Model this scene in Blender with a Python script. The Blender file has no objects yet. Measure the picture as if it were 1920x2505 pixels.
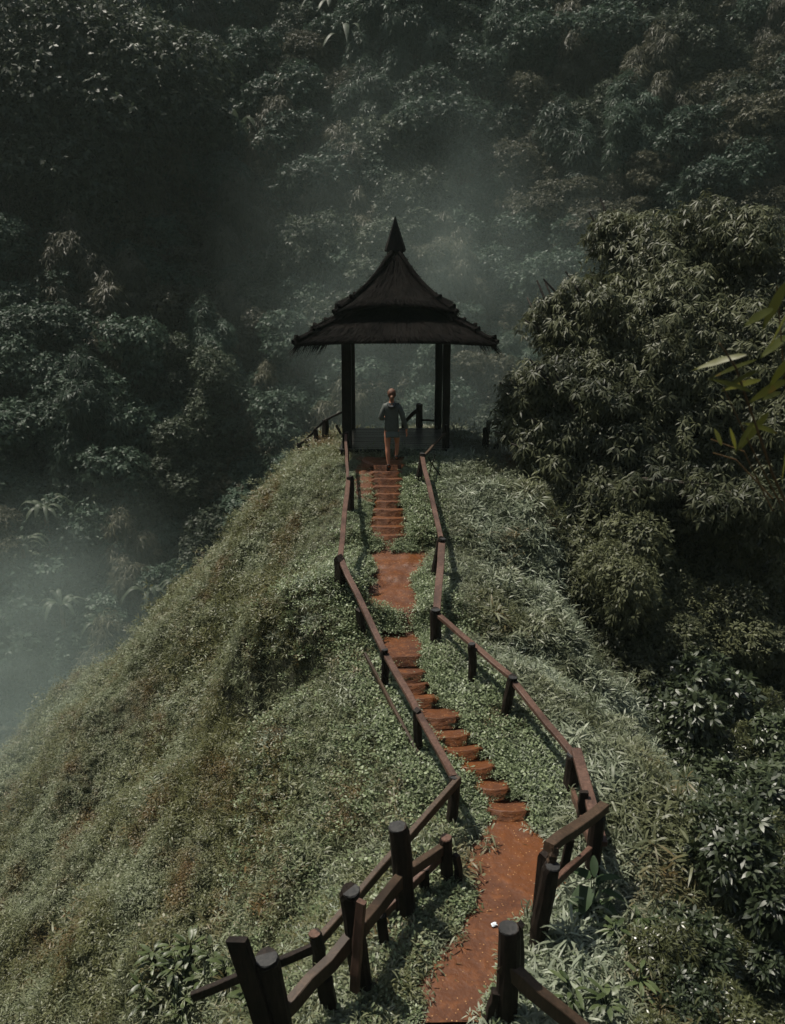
import bpy, bmesh, math, random
import numpy as np
from mathutils import Vector

R = math.radians
scene = bpy.context.scene
col = scene.collection
rng = np.random.default_rng(7)
random.seed(7)

# ------------------------------------------------------------------ camera
F, TH, CZ = 2000.0, R(16.5), 6.0
CT, ST = math.cos(TH), math.sin(TH)
cam_d = bpy.data.cameras.new("camera")
cam = bpy.data.objects.new("camera", cam_d)
col.objects.link(cam)
cam.location = (0, 0, CZ)
cam.rotation_euler = (R(90) - TH, 0, 0)
cam_d.sensor_fit = 'HORIZONTAL'
cam_d.sensor_width = 36.0
cam_d.lens = 36.0 * F / 1920.0
cam_d.clip_start = 0.05
cam_d.clip_end = 600
cam_d.dof.use_dof = True
cam_d.dof.focus_distance = 12.5
cam_d.dof.aperture_fstop = 3.2
scene.camera = cam

# ------------------------------------------------------------------ sky, sun, exposure
SUN_DIR = Vector((-0.36, 0.20, 0.88)).normalized()      # towards the sun
SUN_EL = math.asin(SUN_DIR.z)
world = bpy.data.worlds.new("World")
scene.world = world
world.use_nodes = True
wn = world.node_tree.nodes
wl_ = world.node_tree.links
bg = wn["Background"]
sky = wn.new("ShaderNodeTexSky")
sky.sky_type = 'NISHITA'
sky.sun_disc = False
sky.sun_elevation = SUN_EL
sky.sun_rotation = math.atan2(SUN_DIR.x, SUN_DIR.y)
sky.air_density = 1.0
sky.dust_density = 2.0
wl_.new(sky.outputs[0], bg.inputs[0])
bg.inputs[1].default_value = 0.08
sun_d = bpy.data.lights.new("sun", 'SUN')
sun_d.energy = 4.6
sun_d.angle = R(0.5)
sun_d.color = (1.0, 0.93, 0.82)
sun = bpy.data.objects.new("sun", sun_d)
col.objects.link(sun)
sun.location = (0, 0, 60)
sun.rotation_euler = (-SUN_DIR).to_track_quat('-Z', 'Y').to_euler()
scene.view_settings.view_transform = 'Standard'
scene.view_settings.look = 'None'
scene.view_settings.exposure = 0.58
scene.view_settings.gamma = 1.0
scene.cycles.max_bounces = 4
scene.cycles.diffuse_bounces = 2
scene.cycles.glossy_bounces = 2
scene.cycles.transmission_bounces = 2
scene.cycles.volume_bounces = 0
scene.cycles.transparent_max_bounces = 4
scene.cycles.use_denoising = True
scene.cycles.denoiser = 'OPENIMAGEDENOISE'
scene.cycles.denoising_input_passes = 'RGB_ALBEDO_NORMAL'
scene.cycles.sample_clamp_indirect = 2.0

# ------------------------------------------------------------------ geometry helpers
def ray(px, py):
    u = px - 960.0; v = py - 1252.5
    return np.array([u, F * CT - v * ST, -(F * ST + v * CT)])

def at(px, py, Y):
    d = ray(px, py)
    return np.array([0, 0, CZ]) + d * (Y / d[1])

def proj(p):
    x, y, z = p[..., 0], p[..., 1], p[..., 2] - CZ
    fw = y * CT - z * ST
    up = y * ST + z * CT
    fw = np.maximum(fw, 1e-3)
    return 960 + F * x / fw, 1252.5 - F * up / fw

def build(name, V, tris, mat, parent=None, tint=None, smooth=False, mats=None, midx=None, quads=None):
    me = bpy.data.meshes.new(name)
    V = np.asarray(V, dtype=np.float32).reshape(-1, 3)
    faces = []
    nT = 0 if tris is None else len(tris)
    nQ = 0 if quads is None else len(quads)
    me.vertices.add(len(V))
    me.vertices.foreach_set("co", V.ravel())
    loops = []
    if nT: loops.append(np.asarray(tris, dtype=np.int32).ravel())
    if nQ: loops.append(np.asarray(quads, dtype=np.int32).ravel())
    L = np.concatenate(loops)
    me.loops.add(len(L))
    me.loops.foreach_set("vertex_index", L)
    me.polygons.add(nT + nQ)
    starts = np.concatenate([np.arange(nT) * 3, nT * 3 + np.arange(nQ) * 4]).astype(np.int32)
    me.polygons.foreach_set("loop_start", starts)
    if smooth:
        me.polygons.foreach_set("use_smooth", np.ones(nT + nQ, dtype=bool))
    for m in (mats or [mat]):
        me.materials.append(m)
    if midx is not None:
        me.polygons.foreach_set("material_index", np.asarray(midx, dtype=np.int32))
    me.update(calc_edges=True)
    if tint is not None:
        a = me.attributes.new("tint", 'FLOAT', 'POINT')
        a.data.foreach_set("value", np.asarray(tint, dtype=np.float32))
    me.validate()
    o = bpy.data.objects.new(name, me)
    col.objects.link(o)
    if parent is not None:
        o.parent = parent
    return o

def from_bm(name, bm, mat, parent=None, smooth=False):
    me = bpy.data.meshes.new(name)
    bmesh.ops.recalc_face_normals(bm, faces=bm.faces)
    bm.to_mesh(me); bm.free()
    me.materials.append(mat)
    if smooth:
        for p in me.polygons: p.use_smooth = True
    o = bpy.data.objects.new(name, me)
    col.objects.link(o)
    if parent is not None: o.parent = parent
    return o

def tag(o, label=None, cat=None, group=None, kind=None):
    if label: o["label"] = label
    if cat: o["category"] = cat
    if group: o["group"] = group
    if kind: o["kind"] = kind
    return o

def empty(name, loc, label, cat, group=None):
    o = bpy.data.objects.new(name, None)
    o.empty_display_size = 0.2
    col.objects.link(o)
    o.location = loc
    return tag(o, label, cat, group)

def norm(a):
    return a / np.maximum(np.linalg.norm(a, axis=-1, keepdims=True), 1e-9)

class MB:
    """collects tubes / boards / lathes into one mesh"""
    def __init__(s): s.v = []; s.f = []; s.n = 0
    def add(s, V, Fc):
        s.v.append(np.asarray(V, float))
        s.f += [tuple(i + s.n for i in f) for f in Fc]
        s.n += len(V)
    def tube(s, pts, rad, n=8, cap=True, wob=0.0, seed=0):
        r = np.random.default_rng(seed)
        pts = [np.asarray(p, float) for p in pts]
        V = []; Fc = []
        ref = None
        for i, p in enumerate(pts):
            d = pts[min(i + 1, len(pts) - 1)] - pts[max(i - 1, 0)]
            d = d / (np.linalg.norm(d) + 1e-9)
            a = np.array([1, 0, 0.]) if abs(d[0]) < 0.8 else np.array([0, 1, 0.])
            if ref is not None: a = ref
            e1 = a - d * a.dot(d); e1 /= np.linalg.norm(e1); e2 = np.cross(d, e1); ref = e1
            for k in range(n):
                t = 2 * math.pi * k / n
                rr = rad[i] * (1 + wob * r.normal())
                V.append(p + rr * (math.cos(t) * e1 + math.sin(t) * e2))
        m = len(pts)
        for i in range(m - 1):
            for k in range(n):
                a = i * n + k; b = i * n + (k + 1) % n
                Fc.append((a, b, b + n, a + n))
        if cap:
            Fc.append(tuple(range(n - 1, -1, -1)))
            Fc.append(tuple((m - 1) * n + k for k in range(n)))
        s.add(V, Fc)
    def board(s, a, b, w, t, up=(0, 0, 1), seg=5, wob=0.004, seed=0, bev=0.006):
        r = np.random.default_rng(seed)
        a = np.asarray(a, float); b = np.asarray(b, float)
        d = b - a; L = np.linalg.norm(d); d /= L
        up = np.asarray(up, float)
        sx = np.cross(d, up); sx /= np.linalg.norm(sx); uz = np.cross(sx, d)
        c = [(-1, -1), (1, -1), (1, 1), (-1, 1)]
        prof = []
        for (cx, cy) in c:
            h = (cx * w / 2, cy * t / 2)
            if (cx * cy) > 0:
                prof += [(h[0], h[1] - cy * bev), (h[0] - cx * bev, h[1])]
            else:
                prof += [(h[0] - cx * bev, h[1]), (h[0], h[1] - cy * bev)]
        n = 8
        V = []; Fc = []
        for i in range(seg + 1):
            p = a + d * L * i / seg
            o1, o2 = r.normal(0, wob, 2)
            for (qx, qy) in prof:
                V.append(p + sx * (qx + o1 + r.normal(0, wob * .25)) + uz * (qy + o2 + r.normal(0, wob * .25)))
        for i in range(seg):
            for k in range(n):
                q = i * n + k; q2 = i * n + (k + 1) % n
                Fc.append((q, q2, q2 + n, q + n))
        Fc.append(tuple(range(n - 1, -1, -1))); Fc.append(tuple(seg * n + k for k in range(n)))
        s.add(V, Fc)
    def build(s, name, mat, parent=None, smooth=False):
        me = bpy.data.meshes.new(name)
        V = np.concatenate(s.v)
        me.from_pydata([tuple(p) for p in V], [], s.f)
        me.materials.append(mat)
        bm = bmesh.new(); bm.from_mesh(me)
        bmesh.ops.recalc_face_normals(bm, faces=bm.faces)
        bm.to_mesh(me); bm.free()
        if smooth:
            for p in me.polygons: p.use_smooth = True
        o = bpy.data.objects.new(name, me)
        col.objects.link(o)
        if parent is not None: o.parent = parent
        return o

# value noise in numpy (2-D)
def vnoise(x, y, seed=0):
    x = np.asarray(x, float); y = np.asarray(y, float)
    xi = np.floor(x).astype(np.int64); yi = np.floor(y).astype(np.int64)
    fx = x - xi; fy = y - yi
    fx = fx * fx * (3 - 2 * fx); fy = fy * fy * (3 - 2 * fy)
    def h(a, b):
        n = (a * 374761393 + b * 668265263 + seed * 974711) & 0xffffffff
        n = ((n ^ (n >> 13)) * 1274126177) & 0xffffffff
        return ((n ^ (n >> 16)) & 0xffff) / 65535.0
    return (h(xi, yi) * (1 - fx) + h(xi + 1, yi) * fx) * (1 - fy) + (h(xi, yi + 1) * (1 - fx) + h(xi + 1, yi + 1) * fx) * fy

def fbm(x, y, seed=0, o=3):
    s = 0; a = 0.5
    for i in range(o):
        s = s + a * (vnoise(x * 2 ** i, y * 2 ** i, seed + i) - 0.5); a *= 0.5
    return s

# ------------------------------------------------------------------ materials
def new_mat(name):
    m = bpy.data.materials.new(name); m.use_nodes = True
    nt = m.node_tree
    return m, nt, nt.nodes, nt.links, nt.nodes["Principled BSDF"]

def mixc(nt, fac, a, b):
    n = nt.nodes.new("ShaderNodeMix"); n.data_type = 'RGBA'
    for i, v in ((0, fac), (6, a), (7, b)):
        if hasattr(v, 'is_output') or isinstance(v, bpy.types.NodeSocket):
            nt.links.new(v, n.inputs[i])
        else:
            n.inputs[i].default_value = v if i == 0 else (*v, 1)
    return n.outputs[2]

def ramp(nt, val, a, b):
    n = nt.nodes.new("ShaderNodeMapRange"); n.clamp = True
    nt.links.new(val, n.inputs[0]); n.inputs[1].default_value = a; n.inputs[2].default_value = b
    return n.outputs[0]

def noise(nt, vec, scale, detail=3, rough=0.55):
    n = nt.nodes.new("ShaderNodeTexNoise"); n.inputs["Scale"].default_value = scale
    n.inputs["Detail"].default_value = detail; n.inputs["Roughness"].default_value = rough
    if vec is not None: nt.links.new(vec, n.inputs["Vector"])
    return n.outputs["Fac"]

def leaf_mat(name, c1, c2, rough=0.35, trans=0.25, brown=None, brown_lo=0.56, brown_hi=0.68, brown_scale=0.9, spec=0.5, patch=None, patch_scale=0.35):
    m, nt, N, L, P = new_mat(name)
    at_ = N.new("ShaderNodeAttribute"); at_.attribute_name = "tint"
    oi = N.new("ShaderNodeObjectInfo")
    add = N.new("ShaderNodeMath"); add.operation = 'ADD'; add.use_clamp = True
    mul = N.new("ShaderNodeMath"); mul.operation = 'MULTIPLY_ADD'
    L.new(oi.outputs["Random"], mul.inputs[0]); mul.inputs[1].default_value = 0.5; mul.inputs[2].default_value = -0.25
    L.new(at_.outputs["Fac"], add.inputs[0]); L.new(mul.outputs[0], add.inputs[1])
    c = mixc(nt, add.outputs[0], c1, c2)
    geo = N.new("ShaderNodeNewGeometry")
    if patch is not None:
        pn = ramp(nt, noise(nt, geo.outputs["Position"], patch_scale, 3), 0.42, 0.6)
        c = mixc(nt, pn, c, mixc(nt, add.outputs[0], *patch))
    if brown is not None:
        bn = noise(nt, geo.outputs["Position"], brown_scale, 4, 0.65)
        s2 = N.new("ShaderNodeMath"); s2.operation = 'MULTIPLY_ADD'
        L.new(at_.outputs["Fac"], s2.inputs[0]); s2.inputs[1].default_value = 0.16; L.new(bn, s2.inputs[2])
        c = mixc(nt, ramp(nt, s2.outputs[0], brown_lo, brown_hi), c, brown)
    L.new(c, P.inputs["Base Color"])
    P.inputs["Roughness"].default_value = rough
    P.inputs["Specular IOR Level"].default_value = spec
    if trans > 0:
        tr = N.new("ShaderNodeBsdfTranslucent"); L.new(c, tr.inputs[0])
        mx = N.new("ShaderNodeMixShader"); mx.inputs[0].default_value = trans
        L.new(P.outputs[0], mx.inputs[1]); L.new(tr.outputs[0], mx.inputs[2])
        L.new(mx.outputs[0], N["Material Output"].inputs[0])
    return m

def wood_mat(name, c1, c2, rough=0.5, scale=6, bump=0.4, spec=0.2):
    m, nt, N, L, P = new_mat(name)
    tc = N.new("ShaderNodeTexCoord")
    mp = N.new("ShaderNodeMapping"); mp.inputs["Scale"].default_value = (6, 6, 1.2)
    L.new(tc.outputs["Object"], mp.inputs[0])
    g = noise(nt, mp.outputs[0], scale, 5, 0.65)
    g2 = noise(nt, tc.outputs["Object"], 2.3, 3)
    c = mixc(nt, ramp(nt, g, 0.35, 0.68), c1, c2)
    c = mixc(nt, ramp(nt, g2, 0.45, 0.75), c, tuple(v * 0.5 for v in c1))
    L.new(c, P.inputs["Base Color"])
    P.inputs["Roughness"].default_value = rough
    P.inputs["Specular IOR Level"].default_value = spec
    b = N.new("ShaderNodeBump"); b.inputs["Strength"].default_value = bump; b.inputs["Distance"].default_value = 0.01
    L.new(g, b.inputs["Height"]); L.new(b.outputs[0], P.inputs["Normal"])
    return m

M_rail = wood_mat("rail wood", (0.055, 0.031, 0.022), (0.118, 0.068, 0.049), 0.5)
M_old = wood_mat("weathered rail wood", (0.034, 0.023, 0.015), (0.072, 0.046, 0.029), 0.55)
M_post = wood_mat("dark post wood", (0.009, 0.007, 0.006), (0.028, 0.020, 0.015), 0.6, bump=0.8, spec=0.12)
M_end = wood_mat("cut post end", (0.018, 0.019, 0.019), (0.045, 0.044, 0.042), 0.6)
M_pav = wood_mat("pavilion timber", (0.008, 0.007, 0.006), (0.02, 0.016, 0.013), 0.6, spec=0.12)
M_deck = wood_mat("wet deck boards", (0.02, 0.02, 0.018), (0.042, 0.04, 0.035), 0.28)
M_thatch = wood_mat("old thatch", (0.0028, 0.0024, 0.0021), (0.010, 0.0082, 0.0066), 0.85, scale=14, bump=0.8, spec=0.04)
M_bark = wood_mat("bark", (0.03, 0.025, 0.02), (0.06, 0.05, 0.04), 0.8)

def path_mat():
    m, nt, N, L, P = new_mat("red clay")
    geo = N.new("ShaderNodeNewGeometry"); pos = geo.outputs["Position"]
    n1 = noise(nt, pos, 1.1, 6, 0.68); n2 = noise(nt, pos, 9, 4, 0.6)
    c = mixc(nt, ramp(nt, n1, 0.35, 0.65), (0.105, 0.038, 0.0125), (0.046, 0.016, 0.007))
    c = mixc(nt, ramp(nt, n2, 0.5, 0.75), c, (0.135, 0.048, 0.014))
    vo = N.new("ShaderNodeTexVoronoi"); vo.inputs["Scale"].default_value = 30
    L.new(pos, vo.inputs["Vector"])
    peb = ramp(nt, vo.outputs["Distance"], 0.26, 0.16)
    wn = N.new("ShaderNodeTexWhiteNoise"); L.new(vo.outputs["Position"], wn.inputs["Vector"])
    sel = ramp(nt, wn.outputs["Value"], 0.58, 0.64)
    mm = N.new("ShaderNodeMath"); mm.operation = 'MULTIPLY'; L.new(peb, mm.inputs[0]); L.new(sel, mm.inputs[1])
    c = mixc(nt, mm.outputs[0], c, (0.30, 0.16, 0.07))
    L.new(c, P.inputs["Base Color"])
    rr = N.new("ShaderNodeMapRange"); L.new(n1, rr.inputs[0]); rr.inputs[1].default_value = 0.35; rr.inputs[2].default_value = 0.62
    rr.inputs[3].default_value = 0.32; rr.inputs[4].default_value = 0.8
    P.inputs["Specular IOR Level"].default_value = 0.25
    L.new(rr.outputs[0], P.inputs["Roughness"])
    b = N.new("ShaderNodeBump"); b.inputs["Strength"].default_value = 0.6; b.inputs["Distance"].default_value = 0.03
    ad = N.new("ShaderNodeMath"); ad.operation = 'ADD'; L.new(n2, ad.inputs[0]); L.new(mm.outputs[0], ad.inputs[1])
    L.new(ad.outputs[0], b.inputs["Height"]); L.new(b.outputs[0], P.inputs["Normal"])
    return m
M_path = path_mat()

def ground_mat(name, a, b):
    m, nt, N, L, P = new_mat(name)
    geo = N.new("ShaderNodeNewGeometry")
    n1 = noise(nt, geo.outputs["Position"], 1.2, 6, 0.6)
    L.new(mixc(nt, ramp(nt, n1, 0.35, 0.65), a, b), P.inputs["Base Color"])
    P.inputs["Roughness"].default_value = 0.9
    return m
M_ground = ground_mat("grass soil", (0.018, 0.020, 0.008), (0.03, 0.034, 0.013))
M_hill = ground_mat("forest floor", (0.010, 0.013, 0.008), (0.018, 0.022, 0.012))

BROWN = (0.125, 0.075, 0.024)
M_grassL = leaf_mat("slope grass", (0.085, 0.102, 0.048), (0.250, 0.280, 0.170), 0.5, 0.35, BROWN, 0.61, 0.79, 0.8, patch=((0.062, 0.068, 0.022), (0.150, 0.155, 0.062)), patch_scale=0.55)
M_grassR = leaf_mat("bamboo grass", (0.105, 0.130, 0.082), (0.310, 0.350, 0.250), 0.48, 0.35, BROWN, 0.66, 0.80, 0.6, patch=((0.060, 0.070, 0.030), (0.15, 0.16, 0.08)), patch_scale=0.45)
M_clover = leaf_mat("clover leaf", (0.085, 0.118, 0.052), (0.26, 0.31, 0.17), 0.48, 0.33, BROWN, 0.74, 0.86, 1.2)
M_shrub = leaf_mat("dark shrub leaf", (0.016, 0.025, 0.010), (0.060, 0.078, 0.036), 0.42, 0.24, BROWN, 0.80, 0.92, 0.8)
M_shrub2 = leaf_mat("olive shrub leaf", (0.028, 0.034, 0.012), (0.085, 0.092, 0.038), 0.32, 0.2, BROWN, 0.78, 0.9, 0.8)
M_lance = leaf_mat("lance tree leaf", (0.025, 0.031, 0.016), (0.115, 0.124, 0.060), 0.5, 0.28, spec=0.25)
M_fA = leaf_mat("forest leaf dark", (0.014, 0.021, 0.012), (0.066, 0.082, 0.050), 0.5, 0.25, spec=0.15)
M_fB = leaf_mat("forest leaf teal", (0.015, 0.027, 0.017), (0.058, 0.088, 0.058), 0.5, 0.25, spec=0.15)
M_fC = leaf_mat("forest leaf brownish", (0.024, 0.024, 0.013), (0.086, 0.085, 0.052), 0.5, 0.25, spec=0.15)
M_banana = leaf_mat("banana leaf", (0.026, 0.036, 0.020), (0.065, 0.082, 0.052), 0.5, 0.3, spec=0.2)
M_fern = leaf_mat("fern frond", (0.05, 0.062, 0.045), (0.10, 0.12, 0.09), 0.45, 0.25)
M_near = leaf_mat("near bamboo leaf", (0.060, 0.068, 0.012), (0.19, 0.195, 0.035), 0.42, 0.4, (0.22, 0.09, 0.015), 0.70, 0.84, 8.0, spec=0.3)
M_stem = wood_mat("dry stem", (0.09, 0.055, 0.025), (0.16, 0.10, 0.04), 0.6)
M_broad = leaf_mat("broad weed leaf", (0.012, 0.024, 0.010), (0.034, 0.056, 0.024), 0.6, 0.1, spec=0.12)
M_weed = leaf_mat("lance weed leaf", (0.030, 0.045, 0.015), (0.085, 0.11, 0.045), 0.4, 0.25, spec=0.35)

# ------------------------------------------------------------------ terrain functions
# profile of the ridge crest along the path: distance from the camera -> height
PY = np.array([-10, 3.0, 7.8, 10.6, 11.5, 11.62, 11.78, 14.13, 14.2, 14.35, 16.9, 17.6, 21.0, 22.4, 25, 30, 40, 60])
PZ = np.array([0.0, 0.08, 0.12, 0.60, 0.62, 0.70, 0.88, 1.055, 1.12, 1.265, 2.04, 1.96, 1.88, 1.3, -1.5, -7, -18, -30])
AY = np.array([-10, 4.0, 5.2, 6.2, 7.0, 7.8, 9.2, 10.6, 11.5, 13, 14.3, 17, 20, 60])
AX = np.array([-.6, 0.15, 0.42, 0.85, 1.15, 1.22, 0.85, 0.22, 0.08, 0.03, -.02, 0.03, 0.05, 0.0])
WLY = np.array([-10, 5, 7.5, 9, 11, 13, 15.5, 17.5, 20, 60]); WLX = np.array([1.2, 1.1, 0.75, 0.6, 0.6, 0.8, 0.9, 1.55, 1.5, 1.0])
WRY = np.array([-10, 5, 7.0, 8, 10, 12, 15, 17.5, 20, 60]); WRX = np.array([0.7, 0.8, 0.9, 0.9, 0.75, 0.7, 0.8, 1.5, 1.5, 1.0])
LT = np.array([0, .4, .9, 2.1, 5, 8.5, 40]); LZ = np.array([0, .16, .60, 2.15, 5.3, 8.2, 32])
RT = np.array([0, .5, 1.2, 3, 6, 12, 40]); RZ = np.array([0, .10, .48, 1.75, 3.9, 7.6, 26])

FOLD = (np.array([-3.0, 12.55]), np.array([-1.05, 11.05]))
def crest(y):
    return np.interp(y, PY, PZ)

def ridge(x, y):
    x = np.asarray(x, float); y = np.asarray(y, float)
    ax = np.interp(y, AY, AX)
    d = x - ax
    tl = np.maximum(-d - np.interp(y, WLY, WLX), 0)
    tr = np.maximum(d - np.interp(y, WRY, WRX), 0)
    z = np.interp(y, PY, PZ) - np.interp(tl, LT, LZ) - np.interp(tr, RT, RZ)
    side = np.clip((np.maximum(tl, tr)) / 2.0, 0, 1)
    z = z + side * (2.1 * fbm(x * 0.45, y * 0.32, 3) + 1.1 * fbm(x * 1.2, y * 1.0, 11))
    # the undercut fold in the left flank: a steep lip with a hollow under it
    if FOLD is not None:
        A, B = FOLD
        ux, uy = (B - A) / np.hypot(*(B - A)); L = np.hypot(*(B - A))
        t = ((x - A[0]) * ux + (y - A[1]) * uy) / L
        q = -(x - A[0]) * uy + (y - A[1]) * ux + 0.35 * fbm(x * 2.2, y * 2.2, 77)        # positive: uphill, towards the path
        w = np.exp(-((t - 0.5) / 0.55) ** 4)
        z = z + w * (1.6 / (1 + np.exp(-np.clip(q / 0.07, -40, 40))) * np.exp(-np.maximum(q, 0) / 0.8) - 0.60 * np.exp(-((q + 0.18) / 0.28) ** 2))
    # banks beside the path
    z = z + 0.10 * np.exp(-((np.abs(d) - 0.75) / 0.25) ** 2) * (y > 8) * (y < 12)
    return z

def hill(x, y):
    x = np.asarray(x, float); y = np.asarray(y, float)
    r = np.hypot(x * 0.95, y - 14)
    t = np.maximum(r - 22, 0)
    z = -20 + np.interp(t, [0, 6, 20, 60, 110], [0, 3, 16, 62, 118])
    return z + 5.0 * fbm(x * 0.06, y * 0.06, 21) + 1.6 * fbm(x * 0.2, y * 0.2, 25)

def ground(x, y):
    return np.maximum(ridge(x, y), hill(x, y) if False else ridge(x, y))

def hit(px, py, fn=ridge, t0=2.5, t1=60, lift=0.0):
    d = ray(px, py); d = d / d[1]
    ys = np.arange(t0, t1, 0.01)
    z = CZ + d[2] * ys - fn(d[0] * ys, ys) - lift
    k = np.where(z < 0)[0]
    if len(k) == 0: return None
    y = ys[k[0]]
    return np.array([d[0] * y, y, CZ + d[2] * y])

def crest_y(row):
    """distance at which a path pixel row meets the crest profile"""
    d = ray(960, row); s = d[2] / d[1]
    ys = np.arange(3.0, 22, 0.005)
    k = np.where(CZ + s * ys < crest(ys))[0]
    return ys[k[0]]

# --- far hillside bowl
hx = np.arange(-150, 151, 2.5); hy = np.arange(-130, 171, 2.5)
HX, HY = np.meshgrid(hx, hy)
HZ = hill(HX, HY)
nx, ny = len(hx), len(hy)
I = np.arange(nx * ny).reshape(ny, nx)
quads = np.stack([I[:-1, :-1], I[:-1, 1:], I[1:, 1:], I[1:, :-1]], -1).reshape(-1, 4)
tag(build("hillside", np.stack([HX, HY, HZ], -1), None, M_hill, quads=quads, smooth=True), "steep forested hillside closing off the valley", "hillside", kind="structure")

# ------------------------------------------------------------------ path and earth steps
S = 1.142857
def edges(rows):
    return [(crest_y(r * S), l, rr, r * S) for (r, l, rr) in rows]
path_rows = []          # (Y, xl, xr, z)
def xat(px, row): 
    y = crest_y(row); return ray(px, row)[0] / ray(px, row)[1] * y
near = [(2190, 905, 1030), (2150, 905, 1040), (2100, 905, 1062), (2050, 935, 1078), (2012, 965, 1090), (1985, 990, 1105), (1960, 1000, 1180), (1935, 1020, 1205), (1912, 1025, 1222),
        (1881, 990, 1235), (1860, 984, 1215), (1837, 982, 1195), (1802, 1020, 1178), (1775, 1038, 1140), (1757, 1050, 1122)]
for r, l, rr in near:
    r_ = r * S; y = crest_y(r_)
    path_rows.append((y, xat(l * S, r_), xat(rr * S, r_), float(crest(y))))
# near flight: tread centre/half width in the photograph, top row / bottom row of each tread
flight1 = [(1085, 38, 1753, 1712), (1055, 26, 1706, 1664), (1021, 29, 1660, 1622), (988, 36, 1619, 1588), (957, 38, 1590, 1556), (934, 42, 1552, 1510), (893, 34, 1510, 1482), (880, 30, 1480, 1458), (874, 28, 1455, 1428), (855, 40, 1418, 1356)]
step_lines = []
zprev = float(crest(crest_y(1757 * S)))
for c, hw, rb, rt in flight1:
    y0 = crest_y(rb * S); y1 = crest_y(rt * S)
    z = float(crest(0.5 * (y0 + y1))) + 0.02
    xl, xr = xat((c - hw) * S, 0.5 * (rb + rt) * S), xat((c + hw) * S, 0.5 * (rb + rt) * S)
    ww = (xr - xl) * .07; xl -= .03; xr += .03
    path_rows.append((y0 + 0.09, xl + ww, xr - ww, zprev - 0.09)); path_rows.append((y0 - 0.005, xl + ww * 1.2, xr - ww * 1.2, z + 0.06))
    path_rows.append((y0 * .72 + y1 * .28, xl, xr, z + 0.03)); path_rows.append((y0 * .3 + y1 * .7, xl, xr, z + 0.005)); path_rows.append((y1, xl + ww, xr - ww, z - 0.03)); zprev = z
    step_lines.append((y0, xl, xr))
# mud slope
mud = [(1318, 796, 882), (1300, 778, 896), (1275, 780, 890), (1258, 792, 878), (1245, 806, 876), (1228, 808, 894), (1212, 798, 908), (1196, 788, 918), (1184, 784, 922), (1172, 790, 912)]
path_rows.append((crest_y(1353 * S) + 0.02, xat(815 * S, 1353 * S), xat(890 * S, 1353 * S), 0.62))
for r, l, rr in mud:
    r_ = r * S; y = crest_y(r_)
    path_rows.append((y, xat(l * S, r_), xat(rr * S, r_), float(crest(y)) + 0.015))
# far flight
ye, yt = 14.32, 16.95
nst = 10
fl2 = [(795, 870), (797, 872), (800, 868), (803, 864), (806, 856), (806, 856), (802, 858), (800, 860), (800, 860), (800, 864)]
z0 = 1.12
path_rows.append((14.27, xat(800 * S, 1155 * S), xat(870 * S, 1155 * S), z0))
for k in range(nst):
    ya = ye + (yt - ye) * k / nst; yb = ye + (yt - ye) * (k + 1) / nst
    z = 1.265 + (2.04 - 1.265) * k / (nst - 1)
    row = 1150 - (1150 - 985) * (k + .5) / nst
    xl, xr = xat(fl2[k][0] * S, row * S), xat(fl2[k][1] * S, row * S)
    path_rows.append((ya + 0.09, xl, xr, z0 - 0.045)); path_rows.append((ya - 0.005, xl + .02, xr - .02, z + 0.035)); path_rows.append((ya + 0.10, xl, xr, z + 0.03)); path_rows.append((yb - 0.02, xl, xr, z + 0.0)); z0 = z
    step_lines.append((ya, xl, xr))
path_rows.append((17.55, path_rows[-1][1] - 0.3, path_rows[-1][2] + 0.1, 2.06))
PR = np.array(path_rows)
PR = PR[np.argsort(PR[:, 0], kind='stable')]
def path_edges(y):
    return np.interp(y, PR[:, 0], PR[:, 1]), np.interp(y, PR[:, 0], PR[:, 2])
def sheet(name, rows, mat, ncross=22, zoff=0.012, amp=0.012, edge=0.04):
    # refine along the run, keep risers sharp
    fine = []
    for a, b in zip(rows[:-1], rows[1:]):
        n = max(1, int((b[0] - a[0]) / 0.05))
        for i in range(n):
            fine.append(a + (b - a) * i / n)
    fine.append(rows[-1]); fine = np.array(fine)
    t = np.linspace(-0.12, 1.12, ncross)
    y = fine[:, :1] + 0 * t; w = fine[:, 2:3] - fine[:, 1:2]
    x = fine[:, 1:2] + w * t + edge * 2 * fbm(fine[:, :1] * 5, t * 3, 5)
    # curved, worn step noses
    y = y + (y > 7.7) * (-0.05 * (1 - (2 * t - 1) ** 2) + 0.09 * fbm(x * 5, y * 0.9, 9))
    mud_ = np.exp(-((y - 13.1) / .95) ** 4)
    z = fine[:, 3:4] + zoff + (amp * 2 + .16 * mud_) * fbm(x * 4, y * 4, 31) - 0.10 * np.clip(np.abs(2 * t - 1) - 1, 0, 1) ** 1 * 2
    n, m = x.shape
    I = np.arange(n * m).reshape(n, m)
    q = np.stack([I[:-1, :-1], I[:-1, 1:], I[1:, 1:], I[1:, :-1]], -1).reshape(-1, 4)
    return build(name, np.stack([x, y, z], -1), None, mat, quads=q)
tag(sheet("path", np.array(path_rows), M_path), "wet red clay footpath with worn earth steps", "path", kind="structure")
# side patch of bare clay left of the far steps
sp = np.array([(y, xat(l * S, r * S), xat(rr * S, r * S), float(crest(y)) + 0.0) for (r, l, rr) in [(1075, 770, 796), (1060, 752, 796), (1040, 750, 796), (1020, 756, 797), (1000, 762, 797), (988, 768, 797)] for y in [crest_y(r * S)]])
tag(sheet("path_edge", sp, M_path, 12), "bare clay beside the upper steps", "path", kind="structure")

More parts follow.
